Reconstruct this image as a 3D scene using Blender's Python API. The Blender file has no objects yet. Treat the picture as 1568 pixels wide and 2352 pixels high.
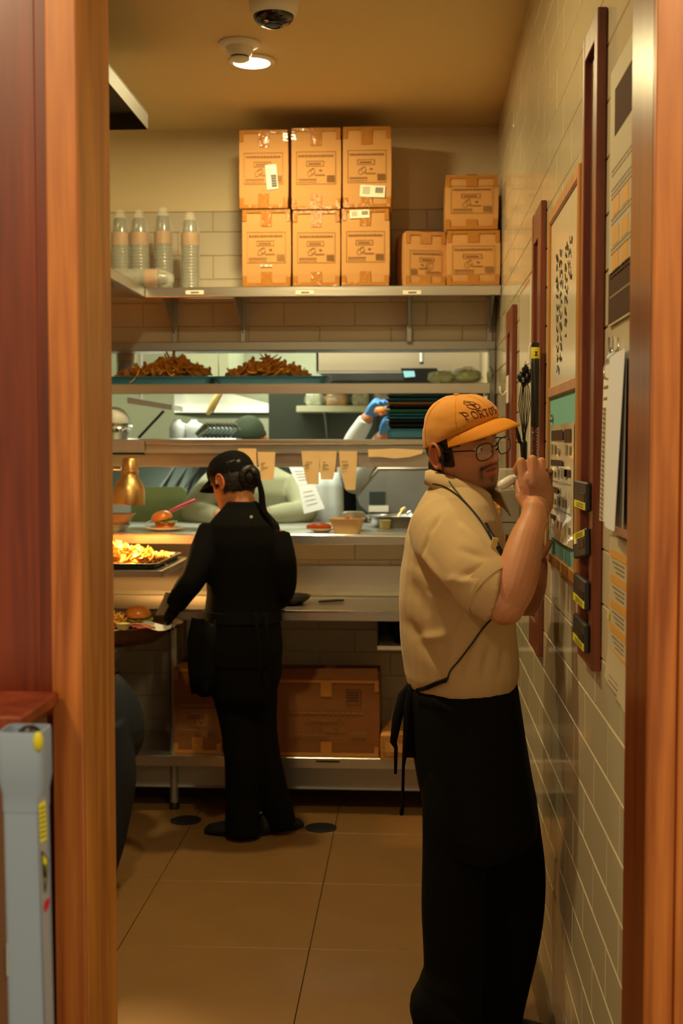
import bpy, bmesh, math, random
import numpy as np
from mathutils import Vector, Matrix, Euler, noise
from mathutils.bvhtree import BVHTree

# ------------------------------------------------------------------ camera, world, lights, exposure
SC = bpy.context.scene
COL = SC.collection
random.seed(7)
R = math.radians
IW, IH, F = 1568, 2352, 2920.0
VX, VY = 952.0, 1025.0           # vanishing point of the room's depth direction
CAMZ = 1.6
PITCH = math.atan((IH/2 - VY)/F)
YAW = math.atan((VX - IW/2)*math.cos(PITCH)/F)
cd = bpy.data.cameras.new('camera')
cam = bpy.data.objects.new('camera', cd); COL.objects.link(cam)
cam.location = (0, 0, CAMZ)
cam.rotation_euler = (math.pi/2 - PITCH, 0, YAW)
cd.sensor_fit = 'VERTICAL'; cd.sensor_height = 36.0; cd.lens = F/IH*36.0
cd.clip_start = 0.05; cd.clip_end = 60
cd.dof.use_dof = True; cd.dof.focus_distance = 3.15; cd.dof.aperture_fstop = 4.6
SC.camera = cam
RM = cam.rotation_euler.to_matrix()

def at(px, py, Y=None, X=None, Z=None):
    """world point seen at a pixel, on the plane Y=, X= or Z="""
    d = RM @ Vector(((px - IW/2)/F, -(py - IH/2)/F, -1.0))
    if Y is not None: t = Y/d.y
    elif X is not None: t = X/d.x
    else: t = (Z - CAMZ)/d.z
    return Vector((d.x*t, d.y*t, CAMZ + d.z*t))

SC.view_settings.view_transform = 'Standard'
SC.view_settings.look = 'None'
SC.view_settings.gamma = 1.0
SC.view_settings.use_curve_mapping = False
SC.view_settings.exposure = 0.0

w = bpy.data.worlds.new('world'); SC.world = w; w.use_nodes = True
w.node_tree.nodes['Background'].inputs[0].default_value = (1.0, 0.78, 0.44, 1)
w.node_tree.nodes['Background'].inputs[1].default_value = 0.50

H, YB, XR, XL, YK = 3.06, 5.93, 0.372, -2.0, 9.4     # ceiling height, pass wall, right wall, left wall, kitchen wall

def area(name, loc, size, power, color, rot=(0, 0, 0), spread=180, shape='SQUARE', sy=None):
    l = bpy.data.lights.new(name, 'AREA'); l.energy = power; l.color = color
    l.shape = shape; l.size = size
    if sy: l.size_y = sy
    l.spread = R(spread)
    o = bpy.data.objects.new(name, l); COL.objects.link(o); o.location = loc; o.rotation_euler = rot
    return o
WARM = (1.0, 0.82, 0.40)
KITCH = (0.93, 1.0, 0.80)
DL = [(-.62, 4.87), (-.62, 3.05), (-1.62, 4.95)]                      # recessed downlights of the passage (the second above the frame); the third is added unseen to brighten the wall
for (x, y), P_ in zip(DL, (27, 26, 1.5)):
    area('downlight_and_fill_beam', (x, y, H - .030), .12, P_, WARM, spread=180, shape='DISK')
for x in (-1.3, .9):
    area('dining_side_fill', (x, .35, 3.0), .35, 24, (1.0, .76, .42), rot=(R(28), 0, 0), shape='DISK')  # unseen fill added behind the camera, standing in for the dining room's light
for y in (6.32, 8.2):
    area('kitchen_tube', (-.9, y, 2.93), 1.8, 52, KITCH, shape='RECTANGLE', sy=.3)

# ------------------------------------------------------------------ helpers
def lin(c):
    c = c/255.0
    return c/12.92 if c <= .04045 else ((c + .055)/1.055)**2.4
def rgb(r, g, b): return (lin(r), lin(g), lin(b), 1)

class MB:
    """collects verts and faces of ONE mesh object (world coordinates)"""
    def __init__(s): s.v = []; s.f = []
    def add(s, vs, fs):
        n = len(s.v); s.v += [tuple(p) for p in vs]; s.f += [tuple(i + n for i in f) for f in fs]; return s
    def box(s, x0, x1, y0, y1, z0, z1, bev=0.0):
        x0, x1 = min(x0, x1), max(x0, x1); y0, y1 = min(y0, y1), max(y0, y1); z0, z1 = min(z0, z1), max(z0, z1)
        if bev <= 0:
            v = [(x, y, z) for z in (z0, z1) for y in (y0, y1) for x in (x0, x1)]
            return s.add(v, [(0, 2, 3, 1), (4, 5, 7, 6), (0, 1, 5, 4), (2, 6, 7, 3), (0, 4, 6, 2), (1, 3, 7, 5)])
        b = min(bev, (x1-x0)*.45, (y1-y0)*.45, (z1-z0)*.45)
        bm = bmesh.new(); bmesh.ops.create_cube(bm, size=1)
        for q in bm.verts:
            q.co = Vector(((x0+x1)/2 + q.co.x*(x1-x0), (y0+y1)/2 + q.co.y*(y1-y0), (z0+z1)/2 + q.co.z*(z1-z0)))
        bmesh.ops.bevel(bm, geom=list(bm.edges), offset=b, segments=1, affect='EDGES', profile=.5)
        bm.verts.index_update()
        s.add([q.co[:] for q in bm.verts], [[q.index for q in f.verts] for f in bm.faces]); bm.free(); return s
    def obox(s, M, sx, sy, sz, bev=0.0):
        t = MB().box(-sx/2, sx/2, -sy/2, sy/2, -sz/2, sz/2, bev)
        return s.add([M @ Vector(p) for p in t.v], t.f)
    def loft(s, rings, cap=True, closed=False):
        n = len(rings[0]); vs = [p for r in rings for p in r]; fs = []
        m = len(rings)
        for i in range(m if closed else m-1):
            a, b = i*n, ((i+1) % m)*n
            for j in range(n):
                k = (j+1) % n
                fs.append((a+j, a+k, b+k, b+j))
        if cap and not closed:
            fs.append(tuple(range(n-1, -1, -1))); fs.append(tuple((m-1)*n + j for j in range(n)))
        return s.add(vs, fs)
    def tube(s, pts, r, n=10, round_ends=False, flat=None):
        """pts: path; r: radius or list; flat: (axis vector, factor) squashes along the axis"""
        pts = [Vector(p) for p in pts]
        rr = list(r) if isinstance(r, (list, tuple)) else [r]*len(pts)
        if round_ends:
            d0 = (pts[0]-pts[1]).normalized(); d1 = (pts[-1]-pts[-2]).normalized()
            A = [(pts[0]+d0*rr[0]*q, rr[0]*math.sqrt(max(0, 1-q*q))) for q in (.97, .8, .5)]
            B = [(pts[-1]+d1*rr[-1]*q, rr[-1]*math.sqrt(max(0, 1-q*q))) for q in (.5, .8, .97)]
            pts = [a[0] for a in A] + pts + [b[0] for b in B]; rr = [a[1] for a in A] + rr + [b[1] for b in B]
        rings = []; up = None
        for i, p in enumerate(pts):
            t = (pts[min(i+1, len(pts)-1)] - pts[max(i-1, 0)]).normalized()
            if up is None:
                up = Vector((0, 0, 1)) if abs(t.z) < .9 else Vector((1, 0, 0))
            u = (up - t*up.dot(t)); u = u.normalized() if u.length > 1e-6 else t.orthogonal().normalized()
            up = u; w_ = t.cross(u)
            ring = []
            for j in range(n):
                a = 2*math.pi*j/n; o = (u*math.cos(a) + w_*math.sin(a))*rr[i]
                if flat: o -= flat[0]*o.dot(flat[0])*(1-flat[1])
                ring.append(p + o)
            rings.append(ring)
        return s.loft(rings)
    def ctube(s, pts, r, n=10, k=4, **kw):
        pts = [Vector(p) for p in pts]; P, Q = [], []
        for i in range(len(pts)-1):
            a, b, c, d = pts[max(i-1, 0)], pts[i], pts[i+1], pts[min(i+2, len(pts)-1)]
            ra, rb, rc, rd = r[max(i-1, 0)], r[i], r[i+1], r[min(i+2, len(pts)-1)]
            kk = k if (c-b).length > .012 else 1
            for j in range(kk):
                t = j/kk
                P.append(.5*((2*b)+(c-a)*t+(2*a-5*b+4*c-d)*t*t+(3*b-a-3*c+d)*t**3))
                Q.append(max(.5*min(rb, rc), .5*((2*rb)+(rc-ra)*t+(2*ra-5*rb+4*rc-rd)*t*t+(3*rb-ra-3*rc+rd)*t**3)))
        return s.tube(P+[pts[-1]], Q+[r[-1]], n, **kw)
    def lathe(s, prof, c=(0, 0, 0), n=24, M=None, cap=True):
        rings = [[Vector((r*math.cos(2*math.pi*j/n), r*math.sin(2*math.pi*j/n), z)) for j in range(n)] for r, z in prof]
        c = Vector(c)
        rings = [[(M @ p if M else p) + c for p in rg] for rg in rings]
        return s.loft(rings, cap)
    def prism(s, poly, d):
        """poly: 3-D polygon, d: extrusion vector"""
        n = len(poly); d = Vector(d); vs = [Vector(p) for p in poly] + [Vector(p)+d for p in poly]
        fs = [tuple(range(n-1, -1, -1)), tuple(range(n, 2*n))] + [(i, (i+1) % n, n+(i+1) % n, n+i) for i in range(n)]
        return s.add(vs, fs)
    def xf(s, M): s.v = [tuple(M @ Vector(p)) for p in s.v]; return s

ORG = {}
def mesh_of(name, mb, m, smooth=False, off=Vector((0, 0, 0)), auto=True):
    me = bpy.data.meshes.new(name)
    me.from_pydata([(p[0]-off.x, p[1]-off.y, p[2]-off.z) for p in mb.v], [], mb.f); me.validate()
    bm = bmesh.new(); bm.from_mesh(me); bmesh.ops.recalc_face_normals(bm, faces=bm.faces); bm.to_mesh(me); bm.free()
    if m: me.materials.append(m)
    if smooth:
        me.shade_smooth()
        if auto: me.set_sharp_from_angle(angle=R(50))
    return me
def tag(o, label=None, cat=None, group=None, kind=None):
    if label: o['label'] = label
    if cat: o['category'] = cat
    if group: o['group'] = group
    if kind: o['kind'] = kind
    return o
def thing(name, loc, label, cat, group=None):
    o = bpy.data.objects.new(name, None); COL.objects.link(o); o.location = loc; o.empty_display_size = .05
    ORG[o] = Vector(loc); return tag(o, label, cat, group)
def obj(name, mb, m, parent=None, label=None, cat=None, group=None, kind=None, smooth=False, auto=True):
    if parent is None:
        a = np.array(mb.v); off = Vector(((a[:, 0].min()+a[:, 0].max())/2, (a[:, 1].min()+a[:, 1].max())/2, a[:, 2].min()))
    else: off = ORG[parent]
    o = bpy.data.objects.new(name, mesh_of(name, mb, m, smooth, off, auto)); COL.objects.link(o)
    ORG[o] = off
    if parent is None: o.location = off
    else: o.parent = parent
    return tag(o, label, cat, group, kind)
def struct(name, mb, m, smooth=False): return obj(name, mb, m, kind='structure', smooth=smooth)
def copy_tree(o, parent=None, M=None, label=None, group=None):
    c = o.copy(); COL.objects.link(c)
    if parent: c.parent = parent
    if M is not None: c.matrix_basis = M
    if label: c['label'] = label
    if group: c['group'] = group
    for ch in [x for x in list(o.children)]: copy_tree(ch, c)
    return c

# ------------------------------------------------------------------ materials
def nodes(m):
    nt = m.node_tree; return nt, nt.nodes, nt.links, nt.nodes['Principled BSDF']
def mat(name, col, rough=.5, metal=0.0, vary=0.0, vscale=8.0, bump=0.0, bscale=60.0, stretch=(1, 1, 1), alpha=None,
        emit=None, estr=0, trans=0, ior=1.45, sheen=0, coat=0, spec=None, sss=0, rvary=0):
    m = bpy.data.materials.new(name); m.use_nodes = True
    nt, N, L, P = nodes(m)
    P.inputs['Base Color'].default_value = col; P.inputs['Roughness'].default_value = rough; P.inputs['Metallic'].default_value = metal
    P.inputs['IOR'].default_value = ior
    if spec is not None: P.inputs['Specular IOR Level'].default_value = spec
    if trans: P.inputs['Transmission Weight'].default_value = trans
    if sheen: P.inputs['Sheen Weight'].default_value = sheen; P.inputs['Sheen Roughness'].default_value = .6
    if coat: P.inputs['Coat Weight'].default_value = coat; P.inputs['Coat Roughness'].default_value = .15
    if sss:
        P.inputs['Subsurface Weight'].default_value = sss; P.inputs['Subsurface Radius'].default_value = (.012, .005, .003)
    if alpha is not None: P.inputs['Alpha'].default_value = alpha
    if emit: P.inputs['Emission Color'].default_value = emit; P.inputs['Emission Strength'].default_value = estr
    if vary or bump or rvary:
        tc = N.new('ShaderNodeTexCoord'); mp = N.new('ShaderNodeMapping'); mp.inputs['Scale'].default_value = stretch
        L.new(tc.outputs['Object'], mp.inputs['Vector'])
    if vary or rvary:
        nz = N.new('ShaderNodeTexNoise'); nz.inputs['Scale'].default_value = vscale; nz.inputs['Detail'].default_value = 5
        L.new(mp.outputs[0], nz.inputs['Vector'])
    if vary:
        mx = N.new('ShaderNodeMix'); mx.data_type = 'RGBA'
        mx.inputs[6].default_value = tuple(c*(1-vary) for c in col[:3])+(1,)
        mx.inputs[7].default_value = tuple(min(1, c*(1+vary)) for c in col[:3])+(1,)
        L.new(nz.outputs['Fac'], mx.inputs[0]); L.new(mx.outputs[2], P.inputs['Base Color'])
    if rvary:
        mr = N.new('ShaderNodeMapRange'); mr.inputs[3].default_value = max(0, rough-rvary); mr.inputs[4].default_value = min(1, rough+rvary)
        L.new(nz.outputs['Fac'], mr.inputs[0]); L.new(mr.outputs[0], P.inputs['Roughness'])
    if bump:
        nb = N.new('ShaderNodeTexNoise'); nb.inputs['Scale'].default_value = bscale; nb.inputs['Detail'].default_value = 3
        L.new(mp.outputs[0], nb.inputs['Vector'])
        bp = N.new('ShaderNodeBump'); bp.inputs['Strength'].default_value = bump; bp.inputs['Distance'].default_value = .004
        L.new(nb.outputs['Fac'], bp.inputs['Height']); L.new(bp.outputs[0], P.inputs['Normal'])
    return m
def wood(name, dark, light, rough=.35, scale=1.0, axis='Z', coat=.2):
    m = bpy.data.materials.new(name); m.use_nodes = True
    nt, N, L, P = nodes(m)
    tc = N.new('ShaderNodeTexCoord'); mp = N.new('ShaderNodeMapping')
    s = {'Z': (1, 1, .07), 'Y': (1, .07, 1), 'X': (.07, 1, 1)}[axis]
    mp.inputs['Scale'].default_value = tuple(q*scale for q in s); L.new(tc.outputs['Object'], mp.inputs['Vector'])
    n1 = N.new('ShaderNodeTexNoise'); n1.inputs['Scale'].default_value = 14; n1.inputs['Detail'].default_value = 6; n1.inputs['Distortion'].default_value = 1.2
    n2 = N.new('ShaderNodeTexNoise'); n2.inputs['Scale'].default_value = 90; n2.inputs['Detail'].default_value = 3
    L.new(mp.outputs[0], n1.inputs['Vector']); L.new(mp.outputs[0], n2.inputs['Vector'])
    ad = N.new('ShaderNodeMath'); ad.operation = 'MULTIPLY_ADD'; ad.inputs[1].default_value = .3
    L.new(n2.outputs['Fac'], ad.inputs[0]); L.new(n1.outputs['Fac'], ad.inputs[2])
    cr = N.new('ShaderNodeValToRGB'); cr.color_ramp.elements[0].position = .42; cr.color_ramp.elements[1].position = .88
    cr.color_ramp.elements[0].color = dark; cr.color_ramp.elements[1].color = light
    L.new(ad.outputs[0], cr.inputs[0]); L.new(cr.outputs[0], P.inputs['Base Color'])
    P.inputs['Roughness'].default_value = rough
    P.inputs['Coat Weight'].default_value = coat; P.inputs['Coat Roughness'].default_value = .2
    bp = N.new('ShaderNodeBump'); bp.inputs['Strength'].default_value = .05; bp.inputs['Distance'].default_value = .002
    L.new(n2.outputs['Fac'], bp.inputs['Height']); L.new(bp.outputs[0], P.inputs['Normal'])
    return m
def attr_mat(name, rough=.5, sss=.12, bump=.08, bscale=350):
    m = mat(name, (1, 1, 1, 1), rough, bump=bump, bscale=bscale, sss=sss)
    nt, N, L, P = nodes(m)
    a = N.new('ShaderNodeVertexColor'); a.layer_name = 'Col'
    L.new(a.outputs['Color'], P.inputs['Base Color']); return m

M = dict(
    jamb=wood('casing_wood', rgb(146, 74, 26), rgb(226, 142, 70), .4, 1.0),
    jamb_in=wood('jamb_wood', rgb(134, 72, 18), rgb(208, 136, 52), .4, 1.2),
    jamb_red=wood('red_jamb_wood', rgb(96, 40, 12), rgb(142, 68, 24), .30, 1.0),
    panel_wood=wood('panel_wood', rgb(96, 32, 14), rgb(156, 66, 30), .4, .8),
    strip_wood=wood('strip_wood', rgb(86, 36, 18), rgb(140, 66, 32), .4, 1.6),
    strip_dark=wood('dark_strip_wood', rgb(62, 26, 14), rgb(96, 46, 26), .45, 1.6),
    oak=wood('oak_frame', rgb(150, 96, 40), rgb(192, 132, 66), .4, 2.0),
    paint=mat('beige_paint', rgb(214, 196, 158), .6, vary=.04, vscale=2, bump=.03, bscale=200),
    ceil=mat('ceiling_paint', rgb(212, 190, 140), .7, vary=.03, vscale=2),
    tile=mat('glazed_tile', rgb(212, 198, 168), .09, vary=.03, vscale=3, spec=.6),
    tileb=mat('glazed_tile_pass', rgb(196, 184, 164), .2, vary=.03, vscale=3),
    grout=mat('grout', rgb(178, 152, 112), .8, vary=.1, vscale=30),
    floor=mat('floor_tile', rgb(124, 90, 50), .40, vary=.10, vscale=5, rvary=.08),
    fgrout=mat('floor_grout', rgb(60, 46, 30), .9),
    steel=mat('brushed_steel', rgb(206, 202, 192), .30, .93, vary=.06, vscale=5, bump=.05, bscale=120, stretch=(.05, 1, 1), rvary=.1),
    steelv=mat('dull_steel', rgb(176, 176, 172), .42, .93, vary=.08, vscale=4, rvary=.1),
    chrome=mat('chrome', rgb(220, 220, 220), .12, 1),
    copper=mat('brass_lamp', rgb(224, 182, 118), .36, 1, bump=.03, bscale=40, rvary=.06, vary=.05),
    dark=mat('black_metal', rgb(22, 22, 22), .4, vary=.1),
    black=mat('black_plastic', rgb(16, 16, 17), .35),
    canopy=mat('dull_dark_steel', rgb(62, 56, 48), .6, .5),
    rubber=mat('black_rubber', rgb(18, 18, 18), .7),
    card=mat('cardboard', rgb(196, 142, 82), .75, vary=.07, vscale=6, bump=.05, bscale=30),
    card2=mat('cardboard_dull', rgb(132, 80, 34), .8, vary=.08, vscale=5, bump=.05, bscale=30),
    tape=mat('packing_tape', rgb(176, 116, 52), .12, bump=.5, bscale=45, spec=.6),
    print=mat('brown_print', rgb(140, 98, 54), .8),
    ink=mat('black_print', rgb(28, 24, 20), .7),
    white=mat('white_paper', rgb(226, 222, 212), .65),
    label=mat('white_label', rgb(236, 228, 206), .5),
    whiteplastic=mat('white_plastic', rgb(224, 218, 206), .35),
    clear=mat('clear_film', rgb(240, 238, 226), .08, alpha=.22, bump=.9, bscale=26, spec=.9),
    cupclear=mat('frosted_cup_stack', rgb(104, 98, 80), .12, alpha=.85, spec=.9, vary=.15, vscale=10),
    cupband=mat('brown_sleeve_band', rgb(160, 106, 40), .5, vary=.3, vscale=30),
    teal=mat('teal_tray', rgb(38, 100, 130), .45, vary=.06),
    green=mat('green_tray', rgb(44, 98, 72), .45, vary=.06),
    tan=mat('tan_tray', rgb(170, 128, 88), .5, vary=.06),
    brownfry=mat('dark_fried_strip', rgb(206, 138, 46), .6, vary=.55, vscale=18),
    goldfry=mat('golden_chip', rgb(228, 168, 72), .5, vary=.3, vscale=24),
    bun=mat('glazed_bun', rgb(206, 118, 42), .28, vary=.25, vscale=14, coat=.3),
    lettuce=mat('lettuce', rgb(150, 160, 60), .5, vary=.3, vscale=40),
    meat=mat('sausage', rgb(178, 76, 30), .35, vary=.3, vscale=30),
    sauce=mat('cream_sauce', rgb(206, 190, 120), .35),
    plate=mat('stoneware_plate', rgb(222, 206, 176), .3),
    pulp=mat('pulp_bowl', rgb(214, 178, 132), .7, vary=.05),
    greenboard=mat('green_board', rgb(128, 140, 84), .6, vary=.1, vscale=4),
    red=mat('red_handle', rgb(176, 34, 40), .35),
    felt=mat('teal_felt', rgb(104, 164, 154), .8, vary=.05, vscale=6, bump=.1, bscale=300),
    wboard=mat('whiteboard', rgb(214, 200, 172), .18, vary=.03),
    lam=mat('laminated_paper', rgb(222, 200, 160), .07, bump=.25, bscale=9, spec=.8),
    paperposter=mat('poster_paper', rgb(184, 170, 142), .6, spec=.2, vary=.03),
    posterbrown=mat('poster_brown', rgb(74, 48, 30), .8, spec=.15, vary=.2, vscale=8),
    posterorange=mat('poster_orange', rgb(206, 150, 66), .5),
    postergrey=mat('poster_grey_ink', rgb(128, 110, 84), .6),
    phone=mat('dark_case', rgb(40, 44, 48), .4),
    yellow=mat('yellow_sticker', rgb(214, 204, 40), .5),
    orange=mat('orange_sponge', rgb(238, 160, 70), .8, bump=.8, bscale=18),
    blue=mat('blue_glove', rgb(76, 142, 214), .45, vary=.1),
    greytube=mat('grey_fibreglass', rgb(148, 166, 194), .4, vary=.04, vscale=5),
    greyside=mat('grey_label_film', rgb(140, 140, 146), .35),
    shirt=mat('khaki_polo', rgb(196, 164, 116), .85, vary=.05, vscale=6, bump=.12, bscale=500, sheen=.15),
    cap=mat('mustard_cotton', rgb(214, 142, 44), .85, vary=.05, vscale=10, bump=.2, bscale=450, sheen=.15),
    capbrim=mat('mustard_brim', rgb(216, 136, 30), .8, bump=.15, bscale=450),
    capink=mat('maroon_thread', rgb(96, 34, 22), .8),
    blackcloth=mat('black_cloth', rgb(11, 11, 10), .9, vary=.15, vscale=8, bump=.1, bscale=300, spec=.15),
    navy=mat('navy_denim', rgb(20, 25, 38), .85, vary=.15, vscale=10, bump=.15, bscale=300),
    coat=mat('chef_coat', rgb(156, 156, 124), .85, vary=.05, vscale=6),
    whitecloth=mat('white_apron', rgb(214, 218, 214), .85, vary=.04, vscale=6),
    darkgreen=mat('dark_green_cap', rgb(40, 52, 32), .85),
    hair=mat('black_hair', rgb(20, 14, 11), .45, vary=.4, vscale=40, bump=.5, bscale=160, stretch=(1, 1, .2)),
    skin=attr_mat('skin', .5),
    glass=mat('spectacle_glass', rgb(235, 240, 240), .03, alpha=.07, spec=.5),
    specs=mat('brown_spectacle_frame', rgb(46, 28, 20), .3, .3),
    eyewhite=mat('eye_white', rgb(206, 190, 176), .25),
    iris=mat('brown_iris', rgb(34, 20, 14), .15),
    lampglow=mat('downlight_lens', (1, 1, 1, 1), .4, emit=(1.0, .80, .52, 1), estr=22),
    tubeglow=mat('tube_lens', (1, 1, 1, 1), .4, emit=(.93, 1.0, .80, 1), estr=4),
    bulb=mat('heat_bulb', (1, 1, 1, 1), .4, emit=(1.0, .55, .16, 1), estr=30),
    screen=mat('screen_light', (0, 0, 0, 1), .3, emit=(.45, .95, .85, 1), estr=.9),
    dome=mat('smoked_dome', rgb(14, 10, 8), .05, spec=.8),
    kwall=mat('kitchen_wall_tile', rgb(196, 200, 170), .3, vary=.04),
    kfloor=mat('quarry_floor', rgb(96, 84, 72), .5),
    foil=mat('aluminium_foil', rgb(226, 226, 224), .14, 1, bump=1.0, bscale=20),
    jug=mat('milky_plastic', rgb(206, 212, 210), .4, alpha=.95),
    rim=mat('silver_rim', rgb(205, 215, 208), .15, 1),
    potgrey=mat('grey_pan', rgb(92, 104, 98), .3, .8),
    baseb=mat('cove_base_tile', rgb(112, 92, 62), .35, vary=.06),
    salad=mat('salad_red', rgb(176, 40, 22), .4, vary=.3, vscale=30),
    bag=mat('clear_bag', rgb(222, 226, 208), .1, alpha=.35, bump=1.0, bscale=18, spec=.9),
    leafbag=mat('bagged_greens', rgb(176, 190, 118), .35, vary=.35, vscale=22, alpha=.9),
)
# ------------------------------------------------------------------ setting
TW, TH, G = .331, .109, .0035
def tile_field(parent, wall, m, rows, u0, u1, joint_even, joint_odd, zbase, limit=10**6, skip=None, far=None):
    """lays single glazed tiles; wall='X' (on the plane X=far, u=Y) or 'Y' (plane Y=far, u=X); row r starts at zbase+r*TH"""
    cache = {}; n = 0; rest = MB()
    for r in rows:
        z0, z1 = zbase + r*TH, zbase + (r+1)*TH
        z0c, z1c = max(z0, skip[0] if skip else -9), min(z1, skip[1] if skip else 99)
        if z1c - z0c < .012: continue
        j = joint_even if r % 2 == 0 else joint_odd
        k0 = math.floor((u0 - j)/TW)
        for k in range(k0, k0 + int((u1-u0)/TW) + 3):
            a, b = max(j + k*TW, u0), min(j + (k+1)*TW, u1)
            if b - a < .012: continue
            lu, lz = round(b-a-G, 4), round(z1c-z0c-G, 4)
            t = .0075
            if n >= limit:
                if wall == 'X': rest.box(far, far+t, a+G/2, b-G/2, z0c+G/2, z1c-G/2, .0016)
                else: rest.box(a+G/2, b-G/2, far, far+t, z0c+G/2, z1c-G/2, .0016)
                continue
            if (lu, lz) not in cache:
                q = MB()
                if wall == 'X': q.box(0, t, 0, lu, 0, lz, .0016)
                else: q.box(0, lu, 0, t, 0, lz, .0016)
                cache[lu, lz] = mesh_of('tile', q, m)
            o = bpy.data.objects.new('tile', cache[lu, lz]); COL.objects.link(o); o.parent = parent
            jit = (noise.noise(Vector((k*3.1, r*1.7, 0)))*.0006)
            p = Vector((far+jit, a+G/2, z0c+G/2)) if wall == 'X' else Vector((a+G/2, far+jit, z0c+G/2))
            o.location = p - ORG[parent]; n += 1
    if rest.v: obj('upper_tiles', rest, m, parent, kind='stuff')
    return n

# floor: mortar bed and 24 inch tiles
fl = struct('floor', MB().box(-3.2, 1.6, -2.5, 9.5, -.12, -.008), M['fgrout'])
q = {}
FX, FY, FS = -.330, 4.57, .6096
for i in range(-4, 3):
    for j in range(-7, 5):
        a0, a1 = max(FX + i*FS, -2.0), min(FX + (i+1)*FS, XR+.02)
        b0, b1 = max(FY + j*FS, .6), min(FY + (j+1)*FS, 6.0)
        if a1-a0 < .02 or b1-b0 < .02: continue
        key = (round(a1-a0, 3), round(b1-b0, 3))
        if key not in q: q[key] = mesh_of('floor_tile', MB().box(.0015, key[0]-.0015, .0015, key[1]-.0015, -.012, 0, .0012), M['floor'])
        o = bpy.data.objects.new('floor_tile', q[key]); COL.objects.link(o); o.parent = fl; o.location = Vector((a0, b0, 0)) - ORG[fl]
struct('ceiling', MB().box(-3.2, 1.6, 2.08, 9.5, H, H+.1), M['ceil'])
# right wall with single tiles
wr = struct('wall_right', MB().box(XR+.0035, XR+.16, 2.08, 9.5, -.01, H), M['grout'])
ZB = .742 - 6*TH
nR = tile_field(wr, 'X', M['tile'], range(0, 28), 2.09, YB, 2.441, 2.292, ZB, limit=300, skip=(ZB, H-.002), far=XR)
struct('baseboard_right', MB().prism([(XR+.003, 2.09, 0), (XR-.020, 2.09, 0), (XR-.014, 2.09, .03), (XR-.006, 2.09, ZB-.004), (XR+.003, 2.09, ZB-.004)], (0, YB-2.09, 0)), M['baseb'])
# pass wall: lower part, upper part, painted band
OZ0, OZ1 = 1.185, 2.075
wb = struct('wall_back', MB().box(-2.0, XR, YB+.0035, YB+.15, 0, OZ0).box(-2.0, XR, YB+.0035, YB+.15, OZ1, H), M['grout'])
tile_field(wb, 'Y', M['tileb'], range(0, 11), -2.0, XR, -.443, -.278, ZB, skip=(ZB, OZ0-.004), far=YB)
tile_field(wb, 'Y', M['tileb'], range(17, 24), -2.0, XR, -.443, -.278, ZB, skip=(OZ1+.004, 2.69), far=YB)
struct('trim_1', MB().box(-2.0, XR, YB-.004, YB+.01, 2.69, H), M['paint'])
struct('baseboard_back', MB().box(-2.0, XR, YB-.012, YB+.003, 0, ZB-.004, .002), M['baseb'])
struct('wall_left', MB().box(-2.12, -2.0, 2.08, YB+.15, 0, H), M['paint'])
# stainless lining of the pass opening
lin_ = MB().box(-2.0, XR-.001, YB-.012, YB+.16, OZ1-.03, OZ1+.012, .003).box(XR-.03, XR-.001, YB-.012, YB+.16, OZ0, OZ1-.03, .003)
struct('trim_2', lin_, M['steelv'])
# kitchen shell behind the pass
struct('wall_kitchen_back', MB().box(-3.2, XR+.01, YK, YK+.1, 0, H), M['kwall'])
struct('wall_kitchen_left', MB().box(-3.2, -3.1, YB+.15, YK, 0, H), M['kwall'])
struct('floor_kitchen', MB().box(-3.1, XR, 6.09, YK, -.008, .0), M['kfloor'])
# doorway: jambs, casings, wood lined wall around it
JL, JR, J0, J1 = -.500, .345, 1.88, 2.08
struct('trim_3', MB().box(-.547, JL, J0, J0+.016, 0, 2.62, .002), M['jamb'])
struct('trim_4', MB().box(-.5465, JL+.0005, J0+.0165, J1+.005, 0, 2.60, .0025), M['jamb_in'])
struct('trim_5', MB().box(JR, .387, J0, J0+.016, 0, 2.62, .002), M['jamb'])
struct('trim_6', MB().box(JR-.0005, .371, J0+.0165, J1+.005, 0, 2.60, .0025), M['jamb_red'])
struct('trim_7', MB().box(-.60, .42, J0, J1, 2.6, 2.66, .002), M['jamb'])
struct('wall_front', MB().box(-2.1, -.6, 1.96, 2.079, 0, H).box(.388, 1.6, 1.90, 2.079, 0, H).box(-.6, .388, 1.96, 2.079, 2.66, H), M['panel_wood'])
struct('trim_8', MB().box(-.572, -.5475, 1.905, 1.955, 0, 2.62, .003), M['panel_wood'])
struct('trim_9', MB().box(-1.2, -.5725, 1.925, 1.957, 0, 2.62, .003), M['panel_wood'])
struct('trim_10', MB().box(.3875, .60, J0-.012, 1.895, 0, 2.62, .003), M['jamb'])

# ------------------------------------------------------------------ downlight, smoke detector, ceiling camera
p = Vector((DL[0][0], DL[0][1], H))
t = thing('downlight', p, 'bright round recessed downlight in the ceiling, lit white', 'ceiling light')
obj('trim_ring', MB().lathe([(.078, H-.0005), (.088, H-.002), (.086, H-.008), (.070, H-.012), (.066, H-.006), (.066, H-.002)], (p.x, p.y, 0), 40), M['whiteplastic'], t, smooth=True)
obj('lens', MB().lathe([(.0655, H-.004), (.0655, H-.010), (.05, H-.017), (.02, H-.021), (.004, H-.0215)], (p.x, p.y, 0), 40), M['lampglow'], t, smooth=True)
p = at(550, 98, Z=H)
t = thing('smoke_detector', p, 'off-white round smoke detector on the ceiling between the camera and the lamp', 'smoke detector')
prof = lambda ps, p: [(r, H-z) for r, z in ps]
obj('base', MB().lathe(prof([(.072, 0), (.075, .004), (.070, .012), (.05, .018)], p), (p.x, p.y, 0), 40), M['whiteplastic'], t, smooth=True)
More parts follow.
